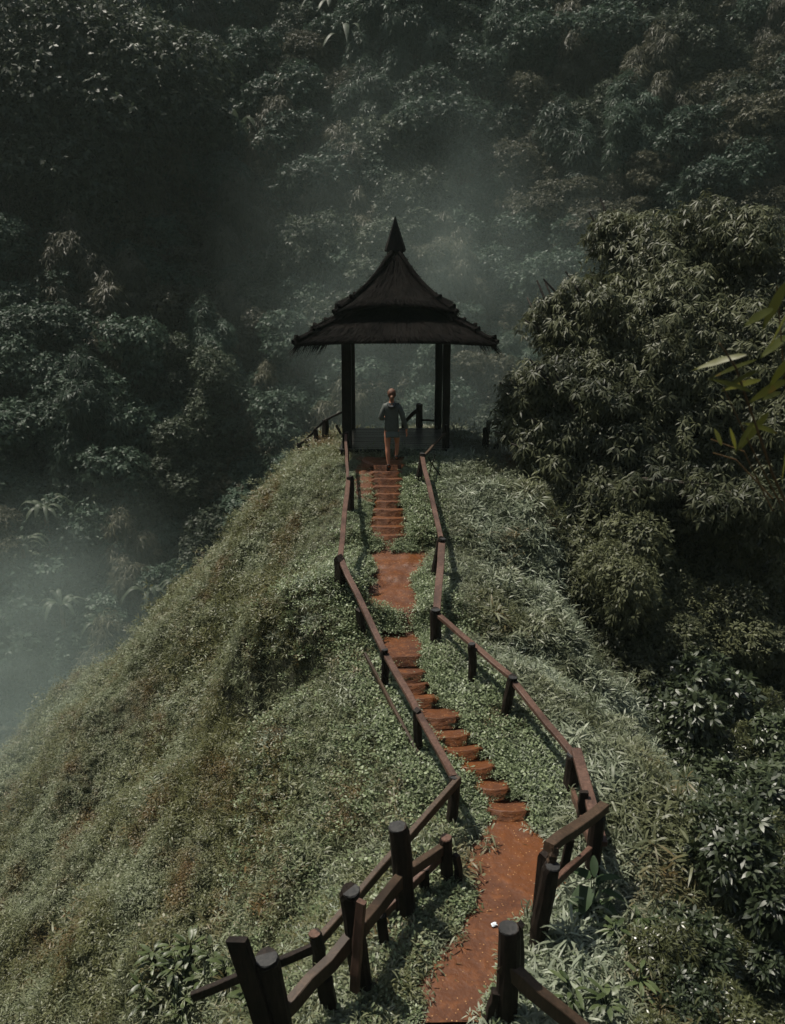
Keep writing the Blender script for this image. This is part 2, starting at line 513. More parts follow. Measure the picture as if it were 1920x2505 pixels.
# --- ridge sheet
gx = np.unique(np.concatenate([np.arange(-60, -9, 0.8), np.arange(-9, 7, 0.11), np.arange(7, 45, 0.8)]))
gy = np.unique(np.concatenate([np.arange(-12, 3, 0.6), np.arange(3, 22.5, 0.11), np.arange(22.5, 60, 0.8)]))
GX, GY = np.meshgrid(gx, gy)
GZ = ridge(GX, GY)
nx, ny = len(gx), len(gy)
I = np.arange(nx * ny).reshape(ny, nx)
quads = np.stack([I[:-1, :-1], I[:-1, 1:], I[1:, 1:], I[1:, :-1]], -1).reshape(-1, 4)
_el, _er = path_edges(GY)
GZ = GZ - 0.26 * np.clip((np.minimum(GX - _el, _er - GX) + .10) / .12, 0, 1) * (GY < 17.4) * (GY > 2.5)
_in = (GY > sp[0, 0]) & (GY < sp[-1, 0]) & (GX > np.interp(GY, sp[:, 0], sp[:, 1])) & (GX < np.interp(GY, sp[:, 0], sp[:, 2]))
GZ = GZ - 0.10 * _in
tag(build("ridge_ground", np.stack([GX, GY, GZ - 0.03], -1), None, M_ground, quads=quads, smooth=True), "grassy ridge falling steeply to both sides of the red path", "ground", kind="structure")

# ------------------------------------------------------------------ fences
M_list = {'rail': M_rail, 'old': M_old}
class Fence:
    def __init__(s, label, group=None):
        s.label = label; s.group = group; s.P = {}; s.root = None; s.k = 0
    def post(s, key, top, base=None, dia=0.1, Y=None, lift=0.03, mat=None, square=False, endmat=None):
        if Y is None:
            b = hit(*base, lift=lift); Yb = b[1]
        else:
            b = at(*base, Y); Yb = Y
        t = at(*top, Yb)
        if s.root is None:
            s.root = empty("wooden_fence", (b[0], b[1], b[2]), s.label, "fence", s.group)
        mb = MB(); o = np.array(s.root.location)
        d = (t - b); L = np.linalg.norm(d); d /= L
        low = b - d * 0.25
        seed = 100 + s.k; s.k += 1
        rr = np.random.default_rng(seed)
        n = 4 if square else 12
        pts = []; rad = []
        for q in (0, .25, .5, .75, .96, 1.0):
            pts.append(low + (t - low) * q - o + np.append(rr.normal(0, 0.006, 2), 0))
            rad.append(dia / 2 * (1.06 - 0.08 * q) * (0.93 if q == 1.0 else 1) * (1.2 if square else 1))
        mb.tube(pts, rad, n, True, 0.03 if not square else 0.01, seed)
        ob = mb.build("post", mat or M_post, s.root, smooth=False)
        if not square:
            c = MB(); e = pts[-1]
            c.tube([e + d * 0.001, e + d * 0.012], [rad[-1] * 0.97, rad[-1] * 0.93], 12, True, 0.03, seed)
            c.build("post_end", endmat or M_end, ob)
        s.P[key] = (Yb, t, b)
        return b, t
    def pt(s, px, py, ref):
        Y = ref if isinstance(ref, (int, float)) else s.P[ref][0]
        return at(px, py, Y)
    def board(s, name, a, ra, b, rb, w=0.09, t=0.045, mat=None, up=(0, 0, 1), ext=0.0):
        A = s.pt(*a, ra); B = s.pt(*b, rb)
        d = (B - A); d /= np.linalg.norm(d)
        A = A - d * ext; B = B + d * ext
        if s.root is None:
            s.root = empty("wooden_fence", tuple(A), s.label, "fence", s.group)
        o = np.array(s.root.location)
        mb = MB(); seed = 300 + s.k; s.k += 1
        mb.board(A - o, B - o, w, t, up=up, seed=seed)
        return mb.build(name, mat or M_rail, s.root)

ts = lambda x, y: (x * S, y * S)
# ---- left fence, pavilion down to the bend and on down the slope
fl = Fence("long brown rail fence on the left of the path below the pavilion")
fl.post('0', (846, 1058), (848, 1105), 0.09, Y=17.1)
fl.post('1', (856, 1166), (857, 1250), 0.12, square=True)
fl.post('2', (832, 1364), (833, 1446), 0.15, square=True)
fl.post('2b', (880, 1490), (888, 1563), 0.10, square=True)
fl.post('3', (940, 1590), (942, 1684), 0.10)
fl.post('3b', (1018, 1735), (1024, 1838), 0.085, square=True)
fl.post('4', (1113, 1900), (1102, 2020), 0.125)
fl.board('rail', (846, 1062), '0', (850, 1180), '1', 0.06, 0.04)
fl.board('rail', (852, 1176), '1', (831, 1368), '2', 0.085, 0.045)
fl.board('rail', (834, 1372), '2', (939, 1592), '3', 0.085, 0.05, M_rail)
fl.board('rail', (944, 1602), '3', (1110, 1900), '4', 0.085, 0.05, M_rail)
fl.board('lower_rail', (893, 1600), 10.25, (1084, 1962), 7.95, 0.035, 0.06, M_old)
fl.board('brace', (1042, 1812), 9.0, (1094, 1942), 8.2, 0.03, 0.03, M_old)
fl.post('5', (773, 2284), (782, 2400), 0.12, endmat=M_rail)
fl.board('rail', (1122, 1906), '4', (765, 2318), '5', 0.06, 0.10, M_old)
fl.board('rail', (770, 2318), '5', (470, 2436), fl.P['5'][0] - 0.12, 0.05, 0.09, M_post)
# ---- inner left stair railing
fi = Fence("dark log railing with round posts in the left foreground beside the path")
fi.post('a', (1088, 2050), (1095, 2160), 0.125, endmat=M_rail)
fi.post('b', (974, 2024), (994, 2245), 0.19)
fi.post('c', (855, 2178), (886, 2425), 0.17)
fi.post('d', (655, 2343), (690, 2560), 0.20, Y=4.95)
fi.post('e', (1115, 2090), (1122, 2165), 0.07, square=True)
fi.board('rail', (1084, 2075), 'a', (992, 2140), 'b', 0.07, 0.11, M_old, ext=0.05)
fi.board('rail', (985, 2145), 'b', (868, 2290), 'c', 0.08, 0.14, M_old, ext=0.08)
fi.board('rail', (868, 2290), 'c', (700, 2470), 5.0, 0.08, 0.14, M_old, ext=0.12)
fi.board('lower_rail', (1080, 2095), 'a', (930, 2240), fi.P['b'][0] - 0.15, 0.05, 0.09, M_rail)
fi.board('lower_rail', (998, 2285), fi.P['b'][0] - 0.05, (910, 2415), 'c', 0.05, 0.09, M_old)
fi.board('baluster', (1036, 2125), 6.6, (1044, 2235), 6.6, 0.10, 0.06, M_post, up=(0, 1, 0))
fi.board('baluster', (932, 2240), 5.95, (946, 2372), 5.95, 0.09, 0.06, M_post, up=(0, 1, 0))
fi.board('baluster', (793, 2395), 5.28, (812, 2520), 5.28, 0.13, 0.07, M_post, up=(0, 1, 0))
fi.board('brace', (884, 2206), fi.P['c'][0] - 0.2, (868, 2424), fi.P['c'][0] - 0.2, 0.075, 0.05, M_rail, up=(0.5, 1, 0))
fi.board('plank', (580, 2297), 4.92, (660, 2540), 4.86, 0.17, 0.06, M_post, up=(0.3, 1, 0))
# ---- right fence, pavilion to the corner
fr = Fence("long brown rail fence on the right of the path below the pavilion")
fr.post('0', (1090, 1040), (1090, 1092), 0.07, Y=17.9)
fr.post('1', (1034, 1110), (1022, 1184), 0.12)
fr.post('2', (1080, 1318), (1062, 1412), 0.14)
fr.post('3', (1067, 1492), (1064, 1580), 0.16)
fr.post('3b', (1153, 1576), (1156, 1676), 0.11)
fr.post('4', (1253, 1656), (1234, 1758), 0.13)
fr.post('5', (1404, 1846), (1391, 1938), 0.17)
fr.post('6', (1462, 2000), (1446, 2166), 0.15)
fr.board('rail', (1088, 1060), '0', (1037, 1114), '1', 0.05, 0.045, M_old)
fr.board('rail', (1032, 1118), '1', (1080, 1322), '2', 0.085, 0.05, ext=0.04)
fr.board('rail', (1081, 1326), '2', (1068, 1496), '3', 0.115, 0.05, ext=0.04)
fr.board('rail', (1070, 1503), '3', (1253, 1660), '4', 0.085, 0.05, ext=0.03)
fr.board('rail', (1256, 1666), '4', (1402, 1848), '5', 0.085, 0.055, ext=0.02)
fr.board('rail', (1411, 1842), '5', (1468, 2056), '6', 0.115, 0.06, ext=0.05)
fr.board('lower_rail', (1396, 1926), '5', (1446, 2064), '6', 0.05, 0.09, M_rail)
fr.board('baluster', (1428, 1936), 7.3, (1423, 2010), 7.3, 0.09, 0.05, M_post, up=(0, 1, 0))
fr.board('brace', (1046, 1118), 16.35, (1078, 1166), 16.2, 0.025, 0.025, M_post)
fr.board('brace', (1064, 1112), 16.3, (1048, 1166), 16.2, 0.02, 0.02, M_post)
fr.board('lower_rail', (1056, 1410), '2', (1048, 1488), 11.9, 0.05, 0.08, M_rail)
# ---- right front railing
fq = Fence("dark log railing in the right foreground beside the red landing")
Y6 = fr.P['6'][0]
fq.post('b', (1347, 2118), (1312, 2320), 0.155)
fq.post('c', (1246, 2272), (1236, 2540), 0.18, Y=5.22)
fq.post('d', (1271, 2258), (1271, 2500), 0.07, Y=5.4, square=True)
fq.post('e', (1338, 2086), (1306, 2300), 0.11, Y=fq.P['b'][0] + 0.12, square=True)
fq.board('rail', (1470, 1978), Y6 + 0.03, (1352, 2068), fq.P['b'][0] + 0.1, 0.10, 0.09, M_old, ext=0.06)
fq.board('lower_rail', (1444, 2080), Y6 - 0.05, (1350, 2166), fq.P['b'][0] + 0.05, 0.05, 0.085, M_rail)
fq.board('baluster', (1396, 2050), Y6 - 0.2, (1374, 2142), Y6 - 0.2, 0.075, 0.05, M_post, up=(0, 1, 0))
fq.board('plank', (1356, 2072), fq.P['b'][0] + 0.06, (1346, 2122), fq.P['b'][0] + 0.02, 0.07, 0.05, M_old, up=(0, 1, 0.2))
fq.board('rail', (1240, 2366), 5.2, (1420, 2520), 4.95, 0.09, 0.13, M_old, ext=0.05)
fq.board('brace', (1214, 2425), 5.2, (1188, 2510), 5.18, 0.06, 0.08, M_post, up=(0, 1, 0))
# ---- small fences behind and beside the pavilion
fb = Fence("small dark fence stepping down the slope left of the pavilion")
for i, (t, b, yy) in enumerate([((842, 1003), (843, 1050), 20.0), ((795, 1026), (796, 1066), 20.1), ((772, 1050), (775, 1092), 20.1), ((752, 1074), (758, 1122), 20.1), ((731, 1084), (737, 1124), 20.1)]):
    fb.post(str(i), t, b, 0.10 if i != 1 else 0.14, Y=yy, square=True)
for i in range(4):
    a = [(841, 1006), (794, 1030), (771, 1052), (751, 1076)][i]; b = [(796, 1028), (772, 1050), (752, 1074), (730, 1088)][i]
    fb.board('rail', a, 20.0, b, 20.05, 0.07, 0.05, M_post, ext=0.04)
fb.board('lower_rail', (822, 1040), 20.0, (838, 1070), 19.9, 0.05, 0.05, M_post)
fc = Fence("low dark fence behind the pavilion deck with one tall post")
fc.post('a', (1025, 988), (1026, 1056), 0.14, Y=20.7, square=True)
fc.post('b', (985, 1034), (986, 1056), 0.08, Y=20.7, square=True)
fc.board('rail', (1020, 1004), 20.65, (984, 1036), 20.65, 0.06, 0.09, M_post)
fc.board('rail', (1030, 1027), 20.7, (1072, 1030), 20.7, 0.05, 0.05, M_post)
fd = Fence("broken dark fence posts standing in the grass right of the pavilion")
fd.post('a', (1195, 1029), (1189, 1096), 0.085, Y=18.6, square=True)
fd.post('b', (1186, 1046), (1185, 1096), 0.09, Y=18.6, square=True)
fd.post('c', (1243, 1036), (1217, 1086), 0.085, Y=18.4, square=True)
fd.board('rail', (1243, 1042), 18.4, (1262, 1010), 18.4, 0.05, 0.05, M_post)
for f_ in (fl, fi, fr, fq):
    print(f_.label[:30], {k: (round(v[0], 2), round(float(v[1][2] - v[2][2]), 2)) for k, v in f_.P.items()})

# ------------------------------------------------------------------ pavilion
PC = np.array([0.0616, 19.3, 1.945])
PSC = 19.3 / 18.8
pav = empty("pavilion", tuple(PC), "dark wooden pavilion with two-tier thatched roof and pointed finial on the ridge", "pavilion")
pav.scale = (PSC,) * 3
FL = 0.19      # deck above ground
def add_deck():
    mb = MB()
    n = 12
    for i in range(n):
        y = -1.28 + 2.5 * (i + .5) / n
        mb.board((-1.22, y, FL - 0.02), (1.28, y, FL - 0.02), 2.5 / n - 0.012, 0.04, seed=i, seg=2, wob=0.002)
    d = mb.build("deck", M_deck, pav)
    mb = MB()
    for y in (-1.2, 0, 1.15):
        mb.board((-1.2, y, FL - 0.11), (1.24, y, FL - 0.11), 0.08, 0.13, seed=3, seg=2)
    mb.build("joist", M_pav, pav)
add_deck()
for (x, y, w) in ((-1.06, -1.12, 0.205), (1.11, -1.12, 0.16), (1.06, 1.1, 0.17), (-1.06, 1.1, 0.17)):
    mb = MB(); mb.board((x, y, -0.3), (x * 0.99, y, 2.62), w, w, up=(0, 1, 0), seed=int(x * 10 + y * 100) % 97, wob=0.004)
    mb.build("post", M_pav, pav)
mb = MB()
for y in (-1.12, 1.1): mb.board((-1.5, y, 2.62), (1.5, y, 2.62), 0.1, 0.14, seed=5)
for x in (-1.06, 1.08): mb.board((x, -1.5, 2.66), (x, 1.5, 2.66), 0.1, 0.14, seed=6)
mb.build("beam", M_pav, pav)

def tier(prof, n_side=14, sag=0.10, thick=0.10):
    """four-sided concave thatch roof; prof = list of (half width, z)"""
    rings = []
    for (h, z) in prof:
        ring = []
        for s in range(4):
            a = np.array([(-1, -1), (1, -1), (1, 1), (-1, 1)][s], float); b = np.array([(1, -1), (1, 1), (-1, 1), (-1, -1)][s], float)
            for k in range(n_side):
                t = k / n_side
                p = a + (b - a) * t
                e = abs(2 * t - 1)
                bow = 1 - 0.07 * (1 - e ** 2)
                ring.append((p[0] * h * bow, p[1] * h * bow, z - sag * (e ** 3) * (h / prof[0][0])))
        rings.append(ring)
    return np.array(rings)

def roof_tier(name, prof, thick, sag, blade_n, seed, fringe):
    r = np.random.default_rng(seed)
    Rg = tier(prof, 14, sag)
    m, n, _ = Rg.shape
    top = Rg.reshape(-1, 3) + r.normal(0, 0.008, (m * n, 3))
    bot = Rg * np.array([0.985, 0.985, 1]) - np.array([0, 0, thick])
    V = np.concatenate([top, bot.reshape(-1, 3)])
    Fq = []
    for i in range(m - 1):
        for k in range(n):
            a = i * n + k; b = i * n + (k + 1) % n
            Fq.append((a, b, b + n, a + n)); o = m * n
            Fq.append((o + a + n, o + b + n, o + b, o + a))
    for k in range(n):
        a = k; b = (k + 1) % n; o = m * n
        Fq.append((o + a, o + b, b, a))
        a += (m - 1) * n; b += (m - 1) * n
        Fq.append((a, b, o + b, o + a))
    ob = build(name, V, None, M_thatch, parent=pav, quads=np.array(Fq))
    # straw: thin blades lying on the slope and hanging over the eaves
    P = []; D = []; Ln = []
    for q in range(blade_n):
        i = r.uniform(0, m - 1.001) ** 1.0; i = (m - 1) * (r.random() ** 1.5) * 0.999
        i0 = int(i); fi_ = i - i0
        k = r.integers(n); k2 = (k + 1) % n; fk = r.random()
        p = (Rg[i0, k] * (1 - fk) + Rg[i0, k2] * fk) * (1 - fi_) + (Rg[i0 + 1, k] * (1 - fk) + Rg[i0 + 1, k2] * fk) * fi_
        d = (Rg[i0, k] - Rg[i0 + 1, k]); d /= np.linalg.norm(d)
        P.append(p + np.array([0, 0, 0.012])); D.append(d + r.normal(0, 0.10, 3) + np.array([0, 0, 0.05])); Ln.append(r.uniform(0.10, 0.26))
    for q in range(fringe):
        k = r.integers(n); k2 = (k + 1) % n; fk = r.random()
        corner = (min(k % 14, 14 - k % 14) <= 1)
        if not corner and r.random() < 0.35: continue
        p = Rg[0, k] * (1 - fk) + Rg[0, k2] * fk
        out = norm(np.array([p[0], p[1], 0.0]))
        P.append(p * np.array([0.97, 0.97, 1]) - np.array([0, 0, r.uniform(0, thick)])); D.append(out * r.uniform(.5, 1.5) + r.normal(0, .12, 3) + np.array([0, 0, -1.0]))
        Ln.append(r.uniform(0.12, 0.42) if corner else r.uniform(0.02, 0.06))
    for q in range(900):
        cor = r.integers(4) * 14; i = r.uniform(0, m - 1.01); i0 = int(i); f_ = i - i0
        p = Rg[i0, cor] * (1 - f_) + Rg[i0 + 1, cor] * f_
        d = Rg[i0, cor] - Rg[i0 + 1, cor]; d /= np.linalg.norm(d)
        P.append(p + r.normal(0, .03, 3) + np.array([0, 0, .05])); D.append(d * .8 + r.normal(0, .45, 3)); Ln.append(r.uniform(.05, .16))
    P = np.array(P); D = norm(np.array(D)); Ln = np.array(Ln)[:, None]
    side = norm(np.cross(D, np.array([0, 0, 1.0]) + r.normal(0, .3, P.shape))) * 0.008
    V = np.stack([P - side, P + side, P + D * Ln + np.array([0, 0, 0.0]) - D * 0], 1).reshape(-1, 3)
    T = np.arange(len(V)).reshape(-1, 3)
    st = build("thatch_straw", V, T, M_thatch, parent=ob)
    # bundles tied on the hips
    for s in range(4):
        cor = s * 14
        for i in (0.35, 1.6):
            i0 = int(i); f_ = i - i0
            p = Rg[i0, cor] * (1 - f_) + Rg[i0 + 1, cor] * f_
            d = Rg[i0, cor] - Rg[i0 + 1, cor]; d /= np.linalg.norm(d)
            mb = MB(); u = np.array([0, 0, 1.0])
            mb.tube([p - d * 0.10 - u * 0.02, p - u * 0.0 + u * 0.05, p + d * 0.05 + u * 0.09, p + d * 0.09 + u * 0.05], [0.05, 0.065, 0.06, 0.02], 8, True, 0.06, seed + s)
            mb.build("hip_bundle", M_thatch, ob)
        mb = MB()
        mb.tube([Rg[i, cor] + np.array([0, 0, 0.02]) for i in range(m)], [0.055] * m, 8, True, 0.08, seed + 50 + s)
        mb.build("hip_ridge", M_thatch, ob)
    return ob
zr = lambda z: z - 2.05
lower = [(2.06, zr(4.63)), (1.8, zr(4.74)), (1.58, zr(4.86)), (1.3, zr(4.98)), (1.05, zr(5.09)), (0.82, zr(5.21)), (0.55, zr(5.34))]
upper = [(1.29, zr(5.33)), (1.0, zr(5.46)), (0.85, zr(5.57)), (0.585, zr(5.77)), (0.39, zr(5.97)), (0.22, zr(6.19)), (0.08, zr(6.36))]
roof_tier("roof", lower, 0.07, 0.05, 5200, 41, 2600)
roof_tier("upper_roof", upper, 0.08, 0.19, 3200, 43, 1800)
# finial: four-sided spearhead with barbed shoulders
mb = MB()
prof = [(0.11, 6.28), (0.10, 6.33), (0.06, 6.38), (0.15, 6.35), (0.20, 6.345), (0.222, 6.38), (0.205, 6.45), (0.14, 6.65), (0.06, 6.90), (0.006, 7.08)]
V = []; Fc = []
for (h, z) in prof:
    z += 0.03; h *= 1.06
    for a in range(8):
        t = a * math.pi / 4 + math.pi / 4
        k = 1.0 if a % 2 == 0 else 0.76
        V.append((h * [1, .8, 0, -.8, -1, -.8, 0, .8][a], h * .42 * [0, .8, 1, .8, 0, -.8, -1, -.8][a], zr(z)))
for i in range(len(prof) - 1):
    for a in range(8):
        Fc.append((i * 8 + a, i * 8 + (a + 1) % 8, (i + 1) * 8 + (a + 1) % 8, (i + 1) * 8 + a))
mb.add(V, Fc); mb.build("finial", M_pav, pav)

# ------------------------------------------------------------------ foliage builders
UP = np.array([0, 0, 1.0])
def leaves(P, D, Nn, L, W, curl, detail=2):
    """leaf blades: base P, direction D, normal N -> verts, tris, tint-per-leaf repeat count"""
    L = np.asarray(L)[:, None]; W = np.asarray(W)[:, None]
    D = norm(D); Sd = norm(np.cross(D, Nn)); Nn = np.cross(Sd, D)
    dn = -UP * (np.asarray(curl)[:, None] if np.ndim(curl) else curl)
    if detail == 1:
        m = P + D * L * .45 + dn * L * .2 + Nn * L * 0.03
        t = P + D * L + dn * L
        V = np.stack([P, m + Sd * W / 2, m - Sd * W / 2, t], 1)
        n = len(P); b = (np.arange(n) * 4)[:, None]
        T = np.concatenate([b + np.array([0, 1, 2]), b + np.array([1, 3, 2])], 0)
        return V.reshape(-1, 3), T, 4
    m1 = P + D * L * .28 + dn * L * .07; m2 = P + D * L * .66 + dn * L * .42
    t = P + D * L + dn * L
    V = np.stack([P, m1 + Sd * W * .45, m1 - Sd * W * .45, m2 + Sd * W * .38, m2 - Sd * W * .38, t], 1)
    n = len(P); b = (np.arange(n) * 6)[:, None]
    T = np.concatenate([b + np.array([0, 1, 2]), b + np.array([1, 3, 4]), b + np.array([1, 4, 2]), b + np.array([3, 5, 4])], 0)
    return V.reshape(-1, 3), T, 6

def whorls(P, A, k, L, W, r, spread=(0.6, 1.3), droop=0.3, curl=0.25, detail=2, tint=None):
    M = len(P)
    A = norm(A)
    e1 = norm(np.cross(A, r.normal(size=(M, 3)))); e2 = np.cross(A, e1)
    Ps = []; Ds = []; Ns = []; Ls = []; Ws = []; Ts = []
    tw = r.random(M) if tint is None else tint
    for j in range(k):
        ph = 2 * math.pi * (j / k) + r.uniform(0, 1.2, M)
        al = r.uniform(*spread, M)
        d = A * np.cos(al)[:, None] + (e1 * np.cos(ph)[:, None] + e2 * np.sin(ph)[:, None]) * np.sin(al)[:, None]
        d = norm(d - UP * droop)
        Ps.append(P + d * 0.02); Ds.append(d); Ns.append(A + 0.25 * r.normal(size=(M, 3)) + 0.4 * UP)
        s = r.uniform(.7, 1.15, M)
        Ls.append(L * s); Ws.append(W * s * r.uniform(.8, 1.2, M)); Ts.append(np.clip(0.65 * tw + 0.35 * r.random(M), 0, 1))
    P = np.concatenate(Ps); V, T, c = leaves(P, np.concatenate(Ds), np.concatenate(Ns), np.concatenate(Ls), np.concatenate(Ws), curl, detail)
    return V, T, np.repeat(np.concatenate(Ts), c)

def lobes_whorls(lobes, per_area, r, inner=0.25, up_bias=0.25):
    """points and outward axes on the shells of the lobes (cx,cy,cz,rx,ry,rz)"""
    Ps = []; As = []; tn = []
    for lb in lobes:
        c = np.array(lb[:3]); rad = np.array(lb[3:])
        n = int(per_area * 4 * math.pi * (rad.mean() ** 2))
        d = norm(r.normal(size=(n, 3)) + np.array([0, 0, up_bias]))
        q = np.where(r.random(n) < inner, r.uniform(.45, .85, n), r.uniform(.82, 1.12, n))
        lump = 1 + 0.22 * np.sin(d[:, 0] * 6 + lb[0] * 3) * np.sin(d[:, 1] * 6 + lb[1] * 5 + 1) * np.sin(d[:, 2] * 5 + lb[2])
        p = c + d * rad * (q * lump)[:, None]
        Ps.append(p); As.append(d + 0.25 * UP + 0.35 * r.normal(size=(n, 3)))
        tn.append(np.clip(r.normal(r.uniform(.25, .75), .22, n), 0, 1))
    return np.concatenate(Ps), np.concatenate(As), np.concatenate(tn)

def limb_mb(mb, base, lobes, r, r0, n=7):
    base = np.asarray(base, float)
    cz = np.mean([l[2] for l in lobes]); cxy = np.mean([l[:2] for l in lobes], axis=0)
    fork = base + (np.array([cxy[0], cxy[1], cz]) - base) * 0.62
    mid = (base + fork) / 2 + np.append(r.normal(0, .12, 2), 0)
    mb.tube([base - UP * 0.4, base + UP * 0.05, mid, fork], [r0 * 1.3, r0, r0 * .8, r0 * .62], n, True, 0.05)
    for l in lobes:
        c = np.array(l[:3]); m = fork + (c - fork) * .5 + np.append(r.normal(0, .15, 2), 0.1 * np.linalg.norm(c - fork))
        mb.tube([fork - UP * .05, m, c + (c - m) * 0.3], [r0 * .5, r0 * .3, r0 * .1], 5, True, 0.05)

def copy_thing(o, loc, rotz, scl, label=None, group=None):
    c = o.copy(); col.objects.link(c)
    c.location = loc; c.rotation_euler = (0, 0, rotz); c.scale = scl if hasattr(scl, '__len__') else (scl,) * 3
    if label: c["label"] = label
    if group: c["group"] = group
    for ch in o.children:
        d = ch.copy(); col.objects.link(d); d.parent = c
    return c

def make_tree(name, label, cat, group, lobes, base, mat, per_area, k, L, W, seed, r0=0.16, detail=1, origin=(0, 0, 0), spread=(0.6, 1.3), droop=0.25, curl=0.2, inner=0.25):
    r = np.random.default_rng(seed)
    o = np.asarray(origin, float)
    root = empty(name, tuple(o), label, cat, group)
    lb = [tuple(np.array(l[:3]) - o) + tuple(l[3:]) for l in lobes]
    mb = MB(); limb_mb(mb, np.asarray(base) - o, lb, r, r0)
    mb.build("trunk", M_bark, root)
    P, A, tn = lobes_whorls(lb, per_area, r, inner)
    V, T, ti = whorls(P, A, k, L, W, r, spread, droop, curl, detail, tn)
    build("crown", V, T, mat, parent=root, tint=ti)
    return root

# ------------------------------------------------------------------ forest on the hillside
def round_lobes(r, n, R0, H, flat=0.8, z0=0.0):
    out = []
    for i in range(n):
        a = r.uniform(0, 2 * math.pi); q = math.sqrt(r.random()) * R0 * 0.85
        z = (H + R0 * flat) * (1 - .55 * (q / R0) ** 2) * r.uniform(.35, 1.0) + z0
        s = r.uniform(.24, .44) * R0
        out.append((q * math.cos(a), q * math.sin(a), z, s, s, s * .8))
    return out
rp = np.random.default_rng(99)
FG = "forest trees on the far hillside"
protos = []
def proto(name, lobes, mat, pa, k, L, W, seed, **kw):
    p = make_tree(name, "tree", "tree", FG, lobes, (0, 0, 0), mat, pa, k, L, W, seed, **kw)
    protos.append(p); return p
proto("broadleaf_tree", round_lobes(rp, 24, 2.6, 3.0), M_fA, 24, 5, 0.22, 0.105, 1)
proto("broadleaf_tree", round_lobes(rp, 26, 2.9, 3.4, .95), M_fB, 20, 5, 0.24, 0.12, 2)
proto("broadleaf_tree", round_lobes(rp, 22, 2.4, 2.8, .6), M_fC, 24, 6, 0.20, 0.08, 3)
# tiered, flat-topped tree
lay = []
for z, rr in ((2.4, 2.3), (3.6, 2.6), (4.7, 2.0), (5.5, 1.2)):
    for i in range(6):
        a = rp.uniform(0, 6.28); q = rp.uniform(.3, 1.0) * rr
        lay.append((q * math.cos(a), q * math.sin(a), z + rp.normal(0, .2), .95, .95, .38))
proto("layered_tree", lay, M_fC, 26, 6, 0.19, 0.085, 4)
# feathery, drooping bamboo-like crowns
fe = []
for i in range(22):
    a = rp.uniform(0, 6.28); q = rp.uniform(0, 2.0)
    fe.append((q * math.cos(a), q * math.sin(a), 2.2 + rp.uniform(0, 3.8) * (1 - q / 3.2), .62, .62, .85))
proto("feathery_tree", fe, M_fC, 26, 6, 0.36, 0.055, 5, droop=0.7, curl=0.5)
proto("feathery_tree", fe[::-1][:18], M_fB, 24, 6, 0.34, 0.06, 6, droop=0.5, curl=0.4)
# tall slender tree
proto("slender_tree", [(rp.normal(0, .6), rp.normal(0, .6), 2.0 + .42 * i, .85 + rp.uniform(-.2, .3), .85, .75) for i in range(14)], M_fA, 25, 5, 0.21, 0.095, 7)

def hill_place():
    pts = []
    r = np.random.default_rng(5)
    tries = 0
    while tries < 30000 and len(pts) < 280:
        tries += 1
        Y = r.uniform(28, 112); x = r.uniform(-0.56, 0.56) * Y * 1.0
        z = float(hill(x, Y))
        px, py = proj(np.array([x, Y, z + 3.5]))
        if px < -160 or px > 2080 or py < -150 or py > 2000: continue
        if 1330 < px < 1780 and py > 700: continue
        if px >= 1780 and py > 1500: continue          # hidden behind the near tree and right slope
        # hidden behind the ridge silhouette
        if py > 1120 and py > np.interp(px, [0, 300, 560, 730, 1100, 1250], [1980, 1750, 1480, 1230, 1200, 1250]): continue
        sp = 1.7 + 0.014 * Y
        if any((x - a) ** 2 + (Y - b) ** 2 < sp * sp for a, b, _, _, _ in pts): continue
        pts.append((x, Y, z, px, py))
    return pts
hp = hill_place()
print("hill trees", len(hp))
REG = [("upper left slope", lambda px, py: px < 560 and py < 700), ("left slope below the tree fern", lambda px, py: px < 560 and py < 1150),
       ("misty valley left of the ridge", lambda px, py: px < 900 and py >= 1150), ("hazy slope behind the pavilion roof", lambda px, py: 560 <= px < 1250 and py < 760),
       ("misty slope behind the pavilion posts", lambda px, py: 560 <= px < 1250), ("upper right slope", lambda px, py: True)]
NM = {"broadleaf_tree": "dense round-crowned tree", "layered_tree": "tree with layered flat foliage tiers", "feathery_tree": "feathery drooping tree", "slender_tree": "slender upright leafy tree"}
ADJ = {M_fA.name: "dark green", M_fB.name: "blue-green", M_fC.name: "brownish green"}
used = set()
rr_ = np.random.default_rng(17)
for (x, y, z, px, py) in hp:
    wts = np.array([3, 3, 2, 1.2, 2.2 if 560 < px < 1200 else 1.0, 1.6, 0.9])
    i = rr_.choice(7, p=wts / wts.sum())
    p = protos[i]
    base = p.name.split('.')[0]
    reg = next(n for n, fn in REG if fn(px, py))
    mat = p.children[0].data.materials[0].name if p.children[0].name.startswith("crown") else p.children[1].data.materials[0].name
    lab = f"{ADJ[mat]} {NM[base]} on the {reg}".replace("on the misty valley", "in the misty valley")
    s = rr_.uniform(.75, 1.25) * (0.9 + 0.004 * y)
    args = ((x, y, z - 0.3), rr_.uniform(0, 6.28), (s * rr_.uniform(.9, 1.1), s * rr_.uniform(.9, 1.1), s * rr_.uniform(.85, 1.15)))
    g = f"{ADJ[mat]} {base.replace('_', ' ')}s of the {reg}"
    if i not in used:
        used.add(i); p.location = args[0]; p.rotation_euler = (0, 0, args[1]); p.scale = args[2]; p["label"] = lab; p["group"] = g
    else:
        copy_thing(p, *args, label=lab, group=g)

